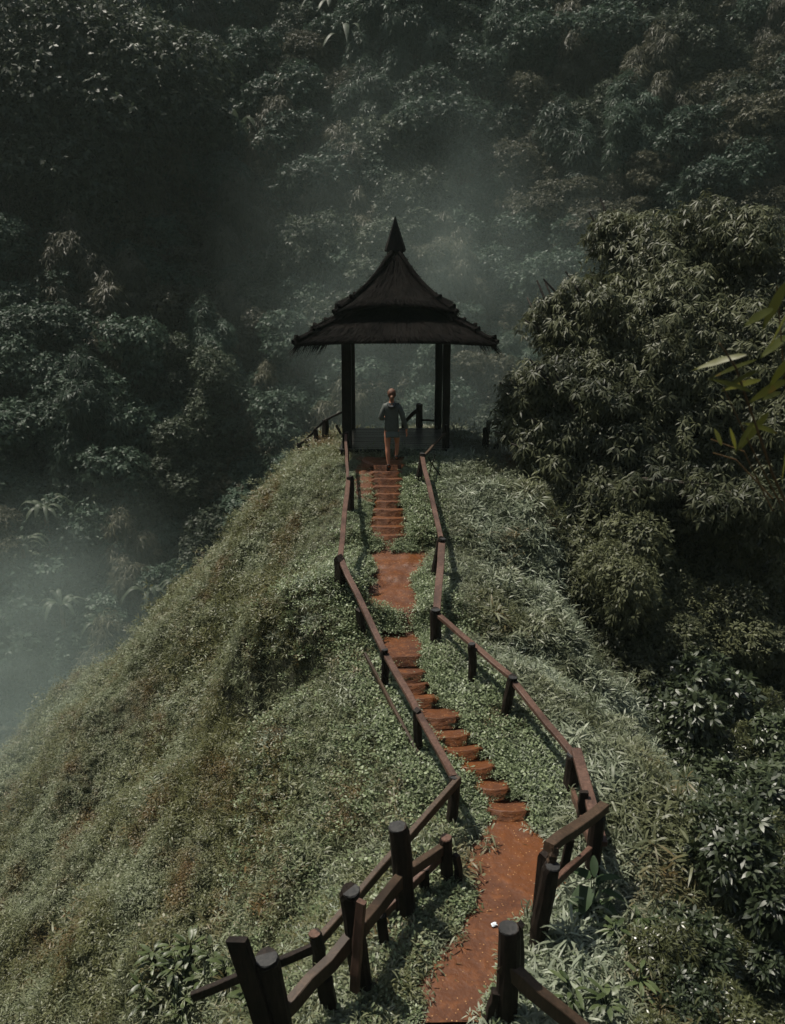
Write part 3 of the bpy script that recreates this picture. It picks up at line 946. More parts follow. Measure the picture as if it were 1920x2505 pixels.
# big rounded crown, top left
def px_lobes(spec):
    out = []
    for (px, py, Y, r) in spec:
        c = at(px, py, Y); out.append((c[0], c[1], c[2], r, r, r * .85))
    return out
hb = hit(190, 560, fn=hill, t0=25, t1=140)
YB = hb[1] - 1.0
kb = YB / 36.0
big = px_lobes([(px, py, YB + dy, r * kb) for (px, py, dy, r) in [(40, 90, 1, 2.6), (190, 110, 1, 2.6), (330, 170, 1.5, 2.4), (430, 260, 2, 1.9), (120, 240, -1, 2.4), (270, 300, -1.5, 2.0), (60, 380, -2, 2.0), (200, 420, -2.5, 1.7), (460, 180, 2, 1.6), (-60, 240, -1, 2.5)]])
ob_ = (at(180, 560, YB)[0], YB, float(hill(at(180, 560, YB)[0], YB)))
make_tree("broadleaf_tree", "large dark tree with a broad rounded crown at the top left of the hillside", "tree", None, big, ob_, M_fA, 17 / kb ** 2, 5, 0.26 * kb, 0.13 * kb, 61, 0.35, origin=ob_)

# banana plants and tree ferns
def frond_strip(base, az, L, W, rise, r, n=10, notch=True):
    V = []; T = []
    d = np.array([math.cos(az), math.sin(az), 0]); s = np.array([-math.sin(az), math.cos(az), 0])
    for i in range(n + 1):
        t = i / n
        p = base + d * L * (t * 0.85 - .1 * t * t) + UP * (L * (rise * t - (rise + .35) * t * t * .85))
        w = W * math.sin(math.pi * min(1, .12 + t * .88)) ** .6 * (1 + (r.uniform(-.25, .1) if notch else 0))
        V += [p + s * w / 2 - UP * w * .15, p + UP * 0.02, p - s * w / 2 - UP * w * .15]
    for i in range(n):
        a = i * 3
        T += [(a, a + 1, a + 4), (a, a + 4, a + 3), (a + 1, a + 2, a + 5), (a + 1, a + 5, a + 4)]
    return np.array(V), np.array(T)
def make_banana(seed):
    r = np.random.default_rng(seed)
    root = empty("banana_plant", (0, 0, 0), "banana plant", "plant")
    mb = MB(); mb.tube([(0, 0, -3.6), (0.03, 0, 1.2), (0, 0.05, 2.3)], [.17, .14, .09], 8, True, .03); mb.build("trunk", M_stem, root)
    Vs = []; Ts = []; n = 0
    for j in range(12):
        V, T = frond_strip(np.array([0, 0, 2.2]), j * 2.4 + r.uniform(-.3, .3), r.uniform(1.7, 2.5), r.uniform(.26, .38), r.uniform(.7, 1.7), r)
        Vs.append(V); Ts.append(T + n); n += len(V)
    V = np.concatenate(Vs); build("crown", V, np.concatenate(Ts), M_banana, parent=root, tint=r.random(len(V)) * .5 + .3)
    return root
def make_fern(seed, loc, L, label):
    r = np.random.default_rng(seed)
    root = empty("tree_fern", loc, label, "tree fern")
    mb = MB(); mb.tube([(0, 0, -7.0), (0.1, 0, -1.5), (0, 0, 0)], [.16, .13, .11], 8, True, .06); mb.build("trunk", M_bark, root)
    P = []; D = []; Ln = []
    for j in range(13):
        az = j * 2 * math.pi / 13 + r.uniform(-.15, .15); rise = r.uniform(.35, .7)
        d = np.array([math.cos(az), math.sin(az), 0]); s = np.array([-math.sin(az), math.cos(az), 0])
        for i in range(26):
            t = (i + 2) / 28
            p = d * L * t * .92 + UP * L * (rise * t - (rise + .3) * t * t)
            for sg in (-1, 1):
                P.append(p); D.append(s * sg + d * .5 - UP * .18); Ln.append(L * .26 * math.sin(math.pi * min(1, .15 + .85 * t)) ** .8 + .03)
    P = np.array(P); V, T, c = leaves(P, np.array(D), np.tile(UP, (len(P), 1)), np.array(Ln), np.full(len(P), L * .035), 0.12, 1)
    build("crown", V, T, M_fern, parent=root, tint=np.repeat(r.random(len(P)), c))
    return root
ban = make_banana(3)
BP = [((115, 1250), "banana plant with spread pale fronds at the left edge of the misty valley, highest there", 30), ((365, 1450), "banana plant whose large drooping fronds touch the left end of the ridge edge", 29),
      ((155, 1480), "banana plant with broad arching fronds low in the misty valley", 30), ((255, 1530), "banana plant with a yellow leaf just above the grassy left slope", 27.5), ((455, 1440), "banana plant half hidden behind the grassy left slope edge", 27.5),
      ((590, 350), "banana plant with stacked fronds on the slope left of the pavilion roof", 44), ((845, 150), "banana plant with narrow upright fronds high above the pavilion", 55), ((815, 60), "topmost banana plant above the pavilion", 58),
      ((60, 1340), "small banana plant below the highest one at the left edge of the valley", 29)]
for i, ((px, py), lab, Y) in enumerate(BP):
    c = hit(px, py + (45 if Y < 35 else 40), fn=hill, t0=20, t1=150)
    c = c - norm(ray(px, py)) * (4.5 if Y < 35 else 3.0)
    rz = 0.7 * i; s = 0.036 * c[1] * (0.6 if Y < 35 else 0.65)
    o = ban if i == 0 else copy_thing(ban, (0, 0, 0), 0, 1)
    o.location = (c[0], c[1], c[2] - 1.0 * s); o.rotation_euler = (0, 0, rz); o.scale = (s,) * 3
    o["label"] = lab; o["group"] = "banana plants of the valley"
c = hit(35, 640, fn=hill, t0=20, t1=150) - norm(ray(35, 640)) * 4; make_fern(5, tuple(c), 1.5, "pale tree fern at the left edge of the dark hillside")
c = hit(1620, 60, fn=hill, t0=20, t1=150) - norm(ray(1620, 60)) * 6; make_fern(6, tuple(c), 4.0, "large tree fern at the top right of the hillside")

# ------------------------------------------------------------------ big lance-leaved trees on the right
def big_tree(spec, base_px, Yb, label, seed, pa, L, W):
    spec = [(a, b + (48 if b < 770 else 0), c * 1.19, d * 1.19) for (a, b, c, d) in spec]; Yb *= 1.17; L *= 1.12; W *= 1.12; pa *= .78
    lb = px_lobes(spec)
    rl = np.random.default_rng(seed + 5)
    for l in list(lb):
        for q in range(3):
            dv = norm(rl.normal(size=3) + np.array([-.3, -.5, .35])); q_ = rl.uniform(.22, .5); f_ = rl.uniform(.9, 1.25); lb.append((l[0] + dv[0] * l[3] * f_, l[1] + dv[1] * l[3] * f_, l[2] + dv[2] * l[3] * f_ * .95, l[3] * q_, l[3] * q_, l[3] * q_ * .85))
    bx = at(base_px, 1300, Yb)[0]; bz = float(ridge(bx, Yb))
    return make_tree("lance_leaved_tree", label, "tree", None, lb, (bx, Yb, bz), M_lance, pa, 8, L, W, seed, 0.2, detail=2, origin=(bx, Yb, bz), spread=(0.9, 1.7), droop=0.55, curl=0.35, inner=0.35)
big_tree([(1600, 610, 16, 1.15), (1730, 630, 16.3, 1.2), (1860, 720, 15.5, 1.3), (1500, 730, 15.6, .85), (1420, 800, 15.2, .6), (1620, 810, 15, 1.2), (1760, 860, 14.8, 1.2), (1890, 900, 14.5, 1.2), (1550, 950, 14.6, 1.1), (1700, 1030, 14.4, 1.2), (1850, 1090, 14.2, 1.2), (1490, 860, 15, .8), (1960, 1000, 14.2, 1.2), (1640, 1130, 14.2, .9), (1790, 1150, 14.2, .9)],
         1720, 15.2, "tall glossy lance-leaved tree rising on the right behind the grassy slope", 71, 62, 0.145, 0.035)
big_tree([(1345, 800, 15.6, .5), (1385, 940, 14.6, .75), (1310, 960, 14.6, .6), (1265, 1020, 14.6, .45), (1400, 1060, 14.3, .8), (1510, 1090, 14, .85), (1330, 1090, 14.2, .5), (1450, 1190, 13.8, .7), (1570, 1190, 13.6, .85), (1690, 1210, 13.6, .9), (1830, 1240, 13.4, 1.0), (1500, 1270, 13.6, .5)],
         1540, 14.3, "lower lance-leaved tree spreading left towards the pavilion", 72, 66, 0.14, 0.035)

# ------------------------------------------------------------------ shrubs on the right slope
def make_shrub(name, lobes, mat, pa, k, L, W, seed, **kw):
    return make_tree(name, "shrub", "shrub", None, lobes, (0, 0, 0), mat, pa, k, L, W, seed, r0=0.03, detail=2, **kw)
rs = np.random.default_rng(31)
def dome(r, n, R0, H):
    return [(r.normal(0, R0 * .45), r.normal(0, R0 * .45), H * r.uniform(.35, 1.0), R0 * r.uniform(.35, .55),) * 1 + (R0 * .45, R0 * .42) for _ in range(n)]
shr = [make_shrub("glossy_shrub", dome(rs, 8, .62, .75), M_shrub, 110, 6, 0.12, 0.044, 81, droop=0.15),
       make_shrub("glossy_shrub", dome(rs, 9, .70, .9), M_shrub, 95, 6, 0.14, 0.05, 82, droop=0.15),
       make_shrub("olive_shrub", dome(rs, 8, .6, .7), M_shrub2, 120, 7, 0.11, 0.026, 83, droop=0.4)]
poly = [(1410, 1300), (1500, 1240), (1960, 1200), (1960, 2540), (1620, 2540), (1560, 2420), (1620, 2300), (1760, 2220), (1760, 2060), (1660, 1840), (1680, 1700), (1540, 1520)]
def inside(px, py, poly):
    c = False; n = len(poly)
    for i in range(n):
        x1, y1 = poly[i]; x2, y2 = poly[i - 1]
        if (y1 > py) != (y2 > py) and px < (x2 - x1) * (py - y1) / (y2 - y1) + x1: c = not c
    return c
shr.append(make_tree("olive_bush", "bush", "shrub", None, dome(rs, 20, .95, 1.35), (0, 0, 0), M_lance, 75, 7, 0.105, 0.034, 84, r0=0.05, detail=2, droop=0.35))
sp_ = []
for t in range(4000):
    px = rs.uniform(1400, 1960); py = rs.uniform(1200, 2540)
    if not inside(px, py, poly): continue
    h = hit(px, py, lift=0.35)
    if h is None or h[1] > 24: continue
    rad_ = 0.40 + 0.022 * max(h[1] - 5, 0)
    if any(np.hypot(h[0] - a[0], h[1] - a[1]) < rad_ for a in sp_): continue
    sp_.append((h[0], h[1], py))
for px, py in [(1560, 1560), (1650, 1620), (1720, 1570), (1600, 1500), (1800, 1560), (1890, 1540), (1600, 1290), (1640, 1310), (1500, 1330), (1590, 1370), (1690, 1360), (1790, 1380), (1890, 1370), (1480, 1420), (1570, 1460), (1660, 1470), (1760, 1480), (1860, 1470), (1930, 1430), (1640, 1420), (1820, 1430), (1730, 1420)]:
    h = hit(px, py, lift=0.9)
    if h is not None: sp_.append((h[0], h[1], -1))
print("shrubs", len(sp_))
usd = set()
for (x, y, py) in sp_:
    i = 3 if py < 0 else rs.choice(3, p=[.38, .34, .28])
    tall = 0.85 if py < 0 else 1.0
    band = "below the tall lance-leaved trees" if py < 1560 else ("right of the fence corner" if py < 2080 else "in the lower right foreground")
    o = shr[i]
    lab = 'rounded pale olive bush under the lance-leaved trees' if i == 3 else f"{'olive narrow-leaved' if i == 2 else ('dark glossy' if i == 0 else 'large-leaved dark')} shrub on the slope {band}"
    loc = (x, y, float(ridge(x, y)) - 0.1); s = rs.uniform(.8, 1.15) * float(np.clip(.55 + .07 * (y - 5), .55, 1.35)) * tall
    if i not in usd:
        usd.add(i)
    else:
        o = copy_thing(o, loc, 0, 1)
    o.location = loc; o.rotation_euler = (0, 0, rs.uniform(0, 6.28)); o.scale = (s, s, s * rs.uniform(.85, 1.2))
    o["label"] = lab; o["group"] = lab.replace("shrub", "shrubs", 1).replace("bush ", "bushes ", 1)

# ------------------------------------------------------------------ ground cover (uncountable): points + geometry-node instances
plants = bpy.data.collections.new("ground cover sources")
def source(name, V, T, mat, tint):
    o = build(name, V, T, mat, tint=tint)
    col.objects.unlink(o)
    return o
def tuft(seed, n, L, W, mat, spreadr=0.07, lean=(0.15, 1.1), curl=0.35, up=1.0):
    r = np.random.default_rng(seed)
    P = np.stack([r.normal(0, spreadr, n), r.normal(0, spreadr, n), np.abs(r.normal(0.0, .02, n))], 1)
    az = r.uniform(0, 6.28, n); ln = r.uniform(*lean, n)
    D = np.stack([np.cos(az) * np.sin(ln), np.sin(az) * np.sin(ln), np.cos(ln) * up], 1)
    V, T, c = leaves(P, D, np.tile(UP, (n, 1)) + r.normal(0, .3, (n, 3)), r.uniform(.5, 1.1, n) * L, r.uniform(.7, 1.2, n) * W, r.uniform(.5, 1.4, n) * curl, 2)
    return source("grass tuft", V, T, mat, np.repeat(r.random(n), c))
def bamboo_tuft(seed, mat, h, n_stem, L, W):
    """short stems each carrying a fan of lance leaves"""
    r = np.random.default_rng(seed)
    P = []; A = []
    for i in range(n_stem):
        b = np.append(r.normal(0, .10, 2), 0); tip = b + np.array([r.normal(0, .05), r.normal(0, .05), h * r.uniform(.35, 1.0)])
        for q in (0.45, 0.75, 1.0):
            P.append(b + (tip - b) * q); A.append(np.array([r.normal(0, .35), r.normal(0, .35), 1]))
    V, T, ti = whorls(np.array(P), np.array(A), 4, L, W, r, (0.5, 1.35), 0.12, 0.4, 2)
    return source("bamboo grass tuft", V, T, mat, ti)
def clover_tuft(seed, mat, n, L, W, h):
    r = np.random.default_rng(seed)
    P = np.stack([r.normal(0, .075, n), r.normal(0, .075, n), r.uniform(0.01, h, n)], 1)
    V, T, ti = whorls(P, np.tile(UP, (n, 1)) + r.normal(0, .35, (n, 3)), 3, L, W, r, (0.9, 1.5), 0.0, 0.1, 2)
    return source("clover tuft", V, T, mat, ti)
def instancer(name, sources, pts, rot, scl, idx, label, cat):
    coll = bpy.data.collections.new(name + " sources")
    for i, s in enumerate(sources):
        s.name = f"{chr(97 + i)} {name} source"; coll.objects.link(s)
    me = bpy.data.meshes.new(name)
    n = len(pts)
    me.vertices.add(n); me.vertices.foreach_set("co", np.asarray(pts, np.float32).ravel())
    a = me.attributes.new("rot", 'FLOAT_VECTOR', 'POINT'); a.data.foreach_set("vector", np.asarray(rot, np.float32).ravel())
    a = me.attributes.new("scl", 'FLOAT', 'POINT'); a.data.foreach_set("value", np.asarray(scl, np.float32))
    a = me.attributes.new("idx", 'INT', 'POINT'); a.data.foreach_set("value", np.asarray(idx, np.int32))
    o = bpy.data.objects.new(name, me); col.objects.link(o)
    ng = bpy.data.node_groups.new(name, 'GeometryNodeTree')
    ng.interface.new_socket("Geometry", in_out='INPUT', socket_type='NodeSocketGeometry')
    ng.interface.new_socket("Geometry", in_out='OUTPUT', socket_type='NodeSocketGeometry')
    N = ng.nodes; L = ng.links
    gi = N.new("NodeGroupInput"); go = N.new("NodeGroupOutput")
    iop = N.new("GeometryNodeInstanceOnPoints"); ci = N.new("GeometryNodeCollectionInfo")
    ci.inputs["Collection"].default_value = coll; ci.inputs["Separate Children"].default_value = True; ci.inputs["Reset Children"].default_value = True
    def attr(nm, tp):
        q = N.new("GeometryNodeInputNamedAttribute"); q.data_type = tp; q.inputs[0].default_value = nm; return q.outputs[0]
    L.new(gi.outputs[0], iop.inputs["Points"]); L.new(ci.outputs[0], iop.inputs["Instance"])
    iop.inputs["Pick Instance"].default_value = True
    L.new(attr("idx", 'INT'), iop.inputs["Instance Index"])
    e2r = N.new("FunctionNodeEulerToRotation"); L.new(attr("rot", 'FLOAT_VECTOR'), e2r.inputs[0])
    L.new(e2r.outputs[0], iop.inputs["Rotation"])
    L.new(attr("scl", 'FLOAT'), iop.inputs["Scale"])
    L.new(iop.outputs[0], go.inputs[0])
    md = o.modifiers.new("cover", 'NODES'); md.node_group = ng
    return tag(o, label, cat, kind="stuff")

def scatter(n, x0, x1, y0, y1, r, bands=False):
    """random points by surface area, kept near the camera's view"""
    x = r.uniform(x0, x1, n); y = r.uniform(y0, y1, n)
    z = ridge(x, y)
    e = 0.05
    gx_ = (ridge(x + e, y) - z) / e; gy_ = (ridge(x, y + e) - z) / e
    keep = r.random(n) < np.sqrt(1 + gx_ ** 2 + gy_ ** 2) / 2.6
    px, py = proj(np.stack([x, y, z], -1))
    keep &= (px > -350) & (px < 2900 - 700 * (x < 2)) & (py < 2750) & (py > 900)
    xl, xr = path_edges(y)
    on = (x > xl - 0.05) & (x < xr + 0.05) & (y < 17.6)
    # side patch of clay
    on |= (y > sp[0, 0]) & (y < sp[-1, 0]) & (x > np.interp(y, sp[:, 0], sp[:, 1]) + .03) & (x < np.interp(y, sp[:, 0], sp[:, 2]))
    if bands:      # green lips hanging over the two scarps that cross the path
        on &= ~(((y > 14.06) & (y < 14.31) & ((x < -0.18) | (x > 0.0))) | ((y > 11.53) & (y < 11.78) & (np.abs(x - xr + .1) > .07)))
        on &= ~((y > 12.4) & (y < 12.55) & (np.abs(x - xl) < .16))
        for q, (sy, sl, sr_) in enumerate(step_lines):
            on &= ~((np.abs(y - sy - .02) < .03) & ((x < sl + .10 * (1 + q % 3)) | (x > sr_ - .04 * (1 + (q * 7) % 3))))
    on |= (np.abs(x - PC[0]) < 1.24) & (y > PC[1] - 1.32) & (y < PC[1] + 1.24)
    keep &= ~on
    ax = np.interp(y, AY, AX)
    k = np.where(keep)[0]
    return x[k], y[k], z[k], gx_[k], gy_[k], (x - ax)[k], px[k], py[k]
def orient(gx_, gy_, r, amt=0.55):
    n = len(gx_)
    # tilt part-way to the slope normal, spin about z
    rx = np.arctan(gy_) * amt + r.normal(0, .12, n); ry = -np.arctan(gx_) * amt + r.normal(0, .12, n)
    return np.stack([rx, ry, r.uniform(-3.14, 3.14, n)], -1)

rg = np.random.default_rng(123)
# left slope: fine mixed grass
x, y, z, gx_, gy_, d, px, py = scatter(165000, -16, 1.2, 3.2, 24, rg)
k = (d < -0.45) | ((y > 17.0) & (d < 0))
x, y, z, gx_, gy_, d = x[k], y[k], z[k], gx_[k], gy_[k], d[k]
srcL = [tuft(1, 22, .13, .010, M_grassL), tuft(2, 24, .105, .0115, M_grassL, .09, (.3, 1.4)), bamboo_tuft(3, M_grassL, .11, 7, .075, .013), clover_tuft(4, M_grassL, 20, .036, .021, .10), bamboo_tuft(5, M_grassL, .16, 7, .085, .013)]
cl = fbm(x * .9, y * .9, 41) + .25 * rg.normal(size=len(x))
idx = np.where(cl < -.2, 3, np.where(cl < -.02, 2, np.where(cl < .12, 1, np.where(cl < .25, 4, 0))))
scl = rg.uniform(.75, 1.25, len(x)) * (1 + 1.0 * fbm(x * .7, y * .7, 55))
scl = scl * np.where(rg.random(len(x)) < .04, 1.6, 1)
print("left cover", len(x))
scl = scl * np.where((y > 8) & (y < 17.5), np.clip(np.where(y > 13, .38, .55) + (-d - .8) * .5, .38, 1), 1)
instancer("grass", srcL, np.stack([x, y, z - .02], -1), orient(gx_, gy_, rg), scl, idx, "mixed grass and weeds covering the steep left slope", "grass")
# right slope: bamboo grass
x, y, z, gx_, gy_, d, px, py = scatter(170000, -0.5, 15, 3.2, 23, rg)
k = (d > 0.62) | ((y > 17.0) & (d > 0))
x, y, z, gx_, gy_, d = x[k], y[k], z[k], gx_[k], gy_[k], d[k]
srcR = [bamboo_tuft(11, M_grassR, .20, 7, .135, .017), bamboo_tuft(12, M_grassR, .16, 7, .12, .016), tuft(13, 26, .22, .013, M_grassR, .08, (.2, 1.2), .5), bamboo_tuft(14, M_grassR, .24, 7, .16, .018)]
idx = rg.choice(4, len(x), p=[.3, .3, .2, .2]); scl = rg.uniform(.75, 1.2, len(x)) * (1 + .7 * fbm(x * .7, y * .7, 65))
scl = scl * np.where(rg.random(len(x)) < .05, 1.5, 1)
print("right cover", len(x))
scl = scl * np.where((y > 8) & (y < 17.5), np.clip(.6 + (d - .8) * .6, .6, 1), 1)
instancer("bamboo_grass", srcR, np.stack([x, y, z - .02], -1), orient(gx_, gy_, rg), scl, idx, "arching bamboo grass covering the right slope beside the fence", "grass")
# between the fences: clover, weeds
x, y, z, gx_, gy_, d, px, py = scatter(100000, -2.2, 3.2, 3.2, 21, rg, True)
k = (np.abs(d) < 0.95) | (rg.random(len(x)) < .15)
x, y, z, gx_, gy_, d = x[k], y[k], z[k], gx_[k], gy_[k], d[k]
srcC = [clover_tuft(21, M_clover, 24, .04, .025, .09), clover_tuft(22, M_clover, 22, .048, .027, .12), bamboo_tuft(23, M_grassR, .12, 6, .09, .015), tuft(24, 18, .18, .012, M_grassR, .06)]
idx = rg.choice(4, len(x), p=[.36, .28, .2, .16])
nearp = np.where(y < 7.7)[0]; idx[nearp] = rg.choice(4, len(nearp), p=[.15, .15, .35, .35])
scl = rg.uniform(.7, 1.2, len(x)) * (1 + .6 * fbm(x * 1.5, y * 1.5, 75))
xl_, xr_ = path_edges(y); dist = np.maximum(np.maximum(xl_ - x, x - xr_), 0)
idx = np.where((dist < .22) & (y > 7.7), rg.integers(0, 2, len(x)), idx); scl = scl * np.clip(.45 + dist * 2.2, .45, 1) * np.where((y > 14.5) & (d < 0), .55, 1)
scl = np.where((((y > 14.06) & (y < 14.31)) | ((y > 11.53) & (y < 11.78))) & (np.abs(d) < .6), .72, scl)
print("clover", len(x))
instancer("clover", srcC, np.stack([x, y, z - .01], -1), orient(gx_, gy_, rg, .4), scl, idx, "low clover and weeds growing between the fences beside the steps", "clover")

# undergrowth between the forest trees
rh = np.random.default_rng(321)
yy = rh.uniform(26, 118, 42000); xx = rh.uniform(-.62, .62, 42000) * yy
zz = hill(xx, yy); px, py = proj(np.stack([xx, yy, zz], -1))
k = (px > -200) & (px < 2120) & (py > -200) & (py < 2050) & (rh.random(42000) < .75) & ~((px > 1330) & (px < 1700) & (py > 900))
xx, yy, zz = xx[k], yy[k], zz[k]
def bush_clump(seed, mat, n, L, W, rad, k_=5, droop=.2):
    r = np.random.default_rng(seed)
    lbs = [(r.normal(0, rad * .5), r.normal(0, rad * .5), rad * r.uniform(.3, 1.3), rad * .5, rad * .5, rad * .45) for _ in range(n)]
    P, A, tn = lobes_whorls(lbs, 20, r, .15)
    V, T, ti = whorls(P, A, k_, L, W, r, (.6, 1.3), droop, .2, 1, tn)
    return source("bush clump", V, T, mat, ti)
srcH = [bush_clump(1, M_fA, 6, .20, .10, .8), bush_clump(2, M_fB, 6, .22, .11, .8), bush_clump(3, M_fC, 6, .24, .06, .8, 6, .6), bush_clump(4, M_fC, 5, .18, .08, .9)]
hidx = np.clip(((fbm(xx * .12, yy * .12, 87) + .5) * 4 + rh.normal(0, .7, len(xx))).astype(int), 0, 3)
print("undergrowth", len(xx))
instancer("undergrowth", srcH, np.stack([xx, yy, zz + .1], -1), np.stack([rh.uniform(.2, .7, len(xx)) * 1.0, 0 * xx, rh.uniform(-3, 3, len(xx))], -1), rh.uniform(.7, 1.6, len(xx)), hidx, "tangled undergrowth filling the gaps between the forest trees", "undergrowth")

# ------------------------------------------------------------------ near plants
def leaf_big(mb_list, base, d, L, W, curl, r, n=7, heart=False, upv=UP):
    d = norm(np.asarray(d, float)); s = norm(np.cross(d, upv)); V = []; T = []
    for i in range(n + 1):
        t = i / n
        w = W * (math.sin(math.pi * min(1, .04 + .96 * t ** (.6 if heart else .85))) ** .8)
        p = base + d * L * t - UP * curl * L * t * t
        wob = .04 * W * math.sin(t * 14)
        V += [p + s * w / 2 + UP * (wob + w * .08), p, p - s * w / 2 + UP * (-wob + w * .08)]
    for i in range(n):
        a = i * 3
        T += [(a, a + 1, a + 4), (a, a + 4, a + 3), (a + 1, a + 2, a + 5), (a + 1, a + 5, a + 4)]
    mb_list.append((np.array(V), np.array(T)))
def join_leaves(lst):
    Vs = []; Ts = []; n = 0
    for V, T in lst: Vs.append(V); Ts.append(T + n); n += len(V)
    return np.concatenate(Vs), np.concatenate(Ts)
# blurred bamboo near the lens on the right
def near_bamboo():
    r = np.random.default_rng(8)
    Y = 3.6
    b = at(2250, 2700, Y)
    o = np.array([b[0], b[1], float(ridge(b[0], b[1]))])
    root = empty("bamboo", tuple(o), "out-of-focus green and orange bamboo spray at the right edge near the viewer", "bamboo")
    mb = MB(); lst = []
    stems = [[(2120, 1800), (1990, 1380), (1890, 1160), (1800, 900), (1760, 840)], [(1960, 1330), (1850, 1120), (1770, 950)], [(1930, 1600), (1925, 1000), (1900, 700)], [(1890, 1250), (1820, 1105), (1740, 1075)], [(1890, 1220), (1800, 1125), (1745, 1108)]]
    for q, st in enumerate(stems):
        P = [at(p[0], p[1], Y + .12 * q) - o for p in st]
        if q == 0: P = [np.array([0.0, 0, -0.1])] + P
        m = len(P)
        mb.tube(P, [.010 * (1 - .75 * i / m) if q == 0 else .0045 * (1 - .6 * i / m) for i in range(m)], 6)
    mb.build("stem", M_stem, root)
    for (px, py, dx, dy, Lp, Wp) in [(1825, 868, -110, 22, 115, 36), (1850, 880, -95, 30, 95, 20), (1855, 905, -75, 35, 80, 22), (1890, 755, -60, 30, 60, 40), (1925, 690, -50, 90, 100, 45), (1930, 820, -60, 40, 80, 40), (1840, 960, -90, -40, 100, 24),
                                     (1860, 930, -80, 15, 70, 30), (1800, 1100, -12, -52, 55, 18), (1765, 1090, -15, -40, 50, 22), (1880, 1010, -60, 70, 110, 34), (1925, 930, -80, 40, 110, 40), (1900, 1060, -70, -30, 90, 28), (1925, 1090, -10, 70, 100, 40), (1940, 870, -50, 60, 90, 44), (1845, 1030, -40, 60, 80, 26), (1910, 960, -40, 10, 70, 26), (1930, 760, -40, 70, 90, 40)]:
        Y2 = Y + r.uniform(-.1, .3)
        A = at(px, py, Y2) - o; B = at(px + dx, py + dy, Y2 + r.uniform(-.1, .1)) - o
        leaf_big(lst, A, B - A, np.linalg.norm(B - A) * 1.2, Wp * Y2 / F * 0.52, 0.10, r, upv=np.array([r.normal(0, .4), -1.0, r.uniform(.2, 1.2)]))
    V, T = join_leaves(lst)
    build("foliage", V, T, M_near, parent=root, tint=np.repeat(r.random(len(V) // 24 + 1), 24)[:len(V)], smooth=True)
near_bamboo()
# broad-leaved weed by the right landing
def weed(name, label, px, py, leavespec, mat, cat="plant", lift=0.0, group=None, scale=1.0):
    r = np.random.default_rng(int(px))
    h = hit(px, py); o = h
    root = empty(name, tuple(o), label, cat, group)
    mb = MB(); lst = []
    for (az, el, L, W, hgt, curl, heart) in leavespec:
        base = np.array([r.normal(0, .01), r.normal(0, .01), hgt]) + np.array([math.cos(az), math.sin(az), 0]) * .05
        mb.tube([(0, 0, -.05), base * np.array([.4, .4, .6]), base], [.008, .006, .004], 5)
        d = np.array([math.cos(az) * math.cos(el), math.sin(az) * math.cos(el), math.sin(el)])
        leaf_big(lst, base, d, L * scale, W * scale, curl, r, heart=heart)
    mb.build("stem", M_broad, root)
    V, T = join_leaves(lst)
    build("foliage", V, T, mat, parent=root, tint=np.repeat(r.random(len(lst)), 24), smooth=True)
    return root
weed("broad_leaved_plant", "plant with one very large drooping leaf at the right edge of the red landing", 1448, 2240,
     [(-2.5, -.35, .34, .22, .36, .55, True), (2.6, .3, .22, .13, .42, .3, True), (.3, .2, .24, .09, .4, .4, False), (-.8, -.1, .26, .12, .22, .5, True), (1.4, .7, .24, .08, .4, .2, False), (-1.6, -.1, .22, .12, .15, .4, True), (.9, .3, .24, .08, .3, .4, False), (-.2, .1, .22, .09, .3, .5, False)], M_broad)
rw = np.random.default_rng(77)
def lance_weed(px, py, label, group, n, L, W, h):
    spec = [(rw.uniform(0, 6.28), rw.uniform(-.1, .8), L * rw.uniform(.7, 1.2), W * rw.uniform(.8, 1.2), h * rw.uniform(.3, 1.0), rw.uniform(.2, .5), False) for _ in range(n)]
    return weed("lance_leaved_weed", label, px, py, spec, M_weed, "plant", group=group)
for (px, py) in [(430, 2440), (500, 2470), (360, 2480), (560, 2440), (610, 2500), (450, 2520), (680, 2450), (380, 2400), (470, 2385), (440, 2400), (520, 2400)]:
    lance_weed(px, py, "lance-leaved weed at the foot of the leaning plank in the lower left", "weeds at the foot of the leaning plank", 26, .23, .058, .55)
for (px, py) in [(1480, 2500), (1560, 2450), (1640, 2500), (1390, 2480), (1700, 2440), (1600, 2380), (1800, 2490), (1500, 2330), (1560, 2300), (1450, 2280)]:
    lance_weed(px, py, "broad lance-leaved weed below the lower right foreground shrubs", "weeds in the lower right corner", 18, .17, .045, .32)
# litter scrap
lp = hit(1208, 2269)
bm = bmesh.new(); bmesh.ops.create_icosphere(bm, subdivisions=2, radius=0.03)
for v in bm.verts: v.co *= 1 + random.uniform(-.3, .3); v.co.z *= .5
m_, nt, N, L_, P_ = new_mat("pale paper"); P_.inputs["Base Color"].default_value = (.55, .62, .66, 1); P_.inputs["Roughness"].default_value = .5
lo = from_bm("litter", bm, m_); lo.location = (lp[0], lp[1], float(crest(lp[1])) + .03); tag(lo, "small crumpled pale blue scrap lying on the red clay path", "litter")

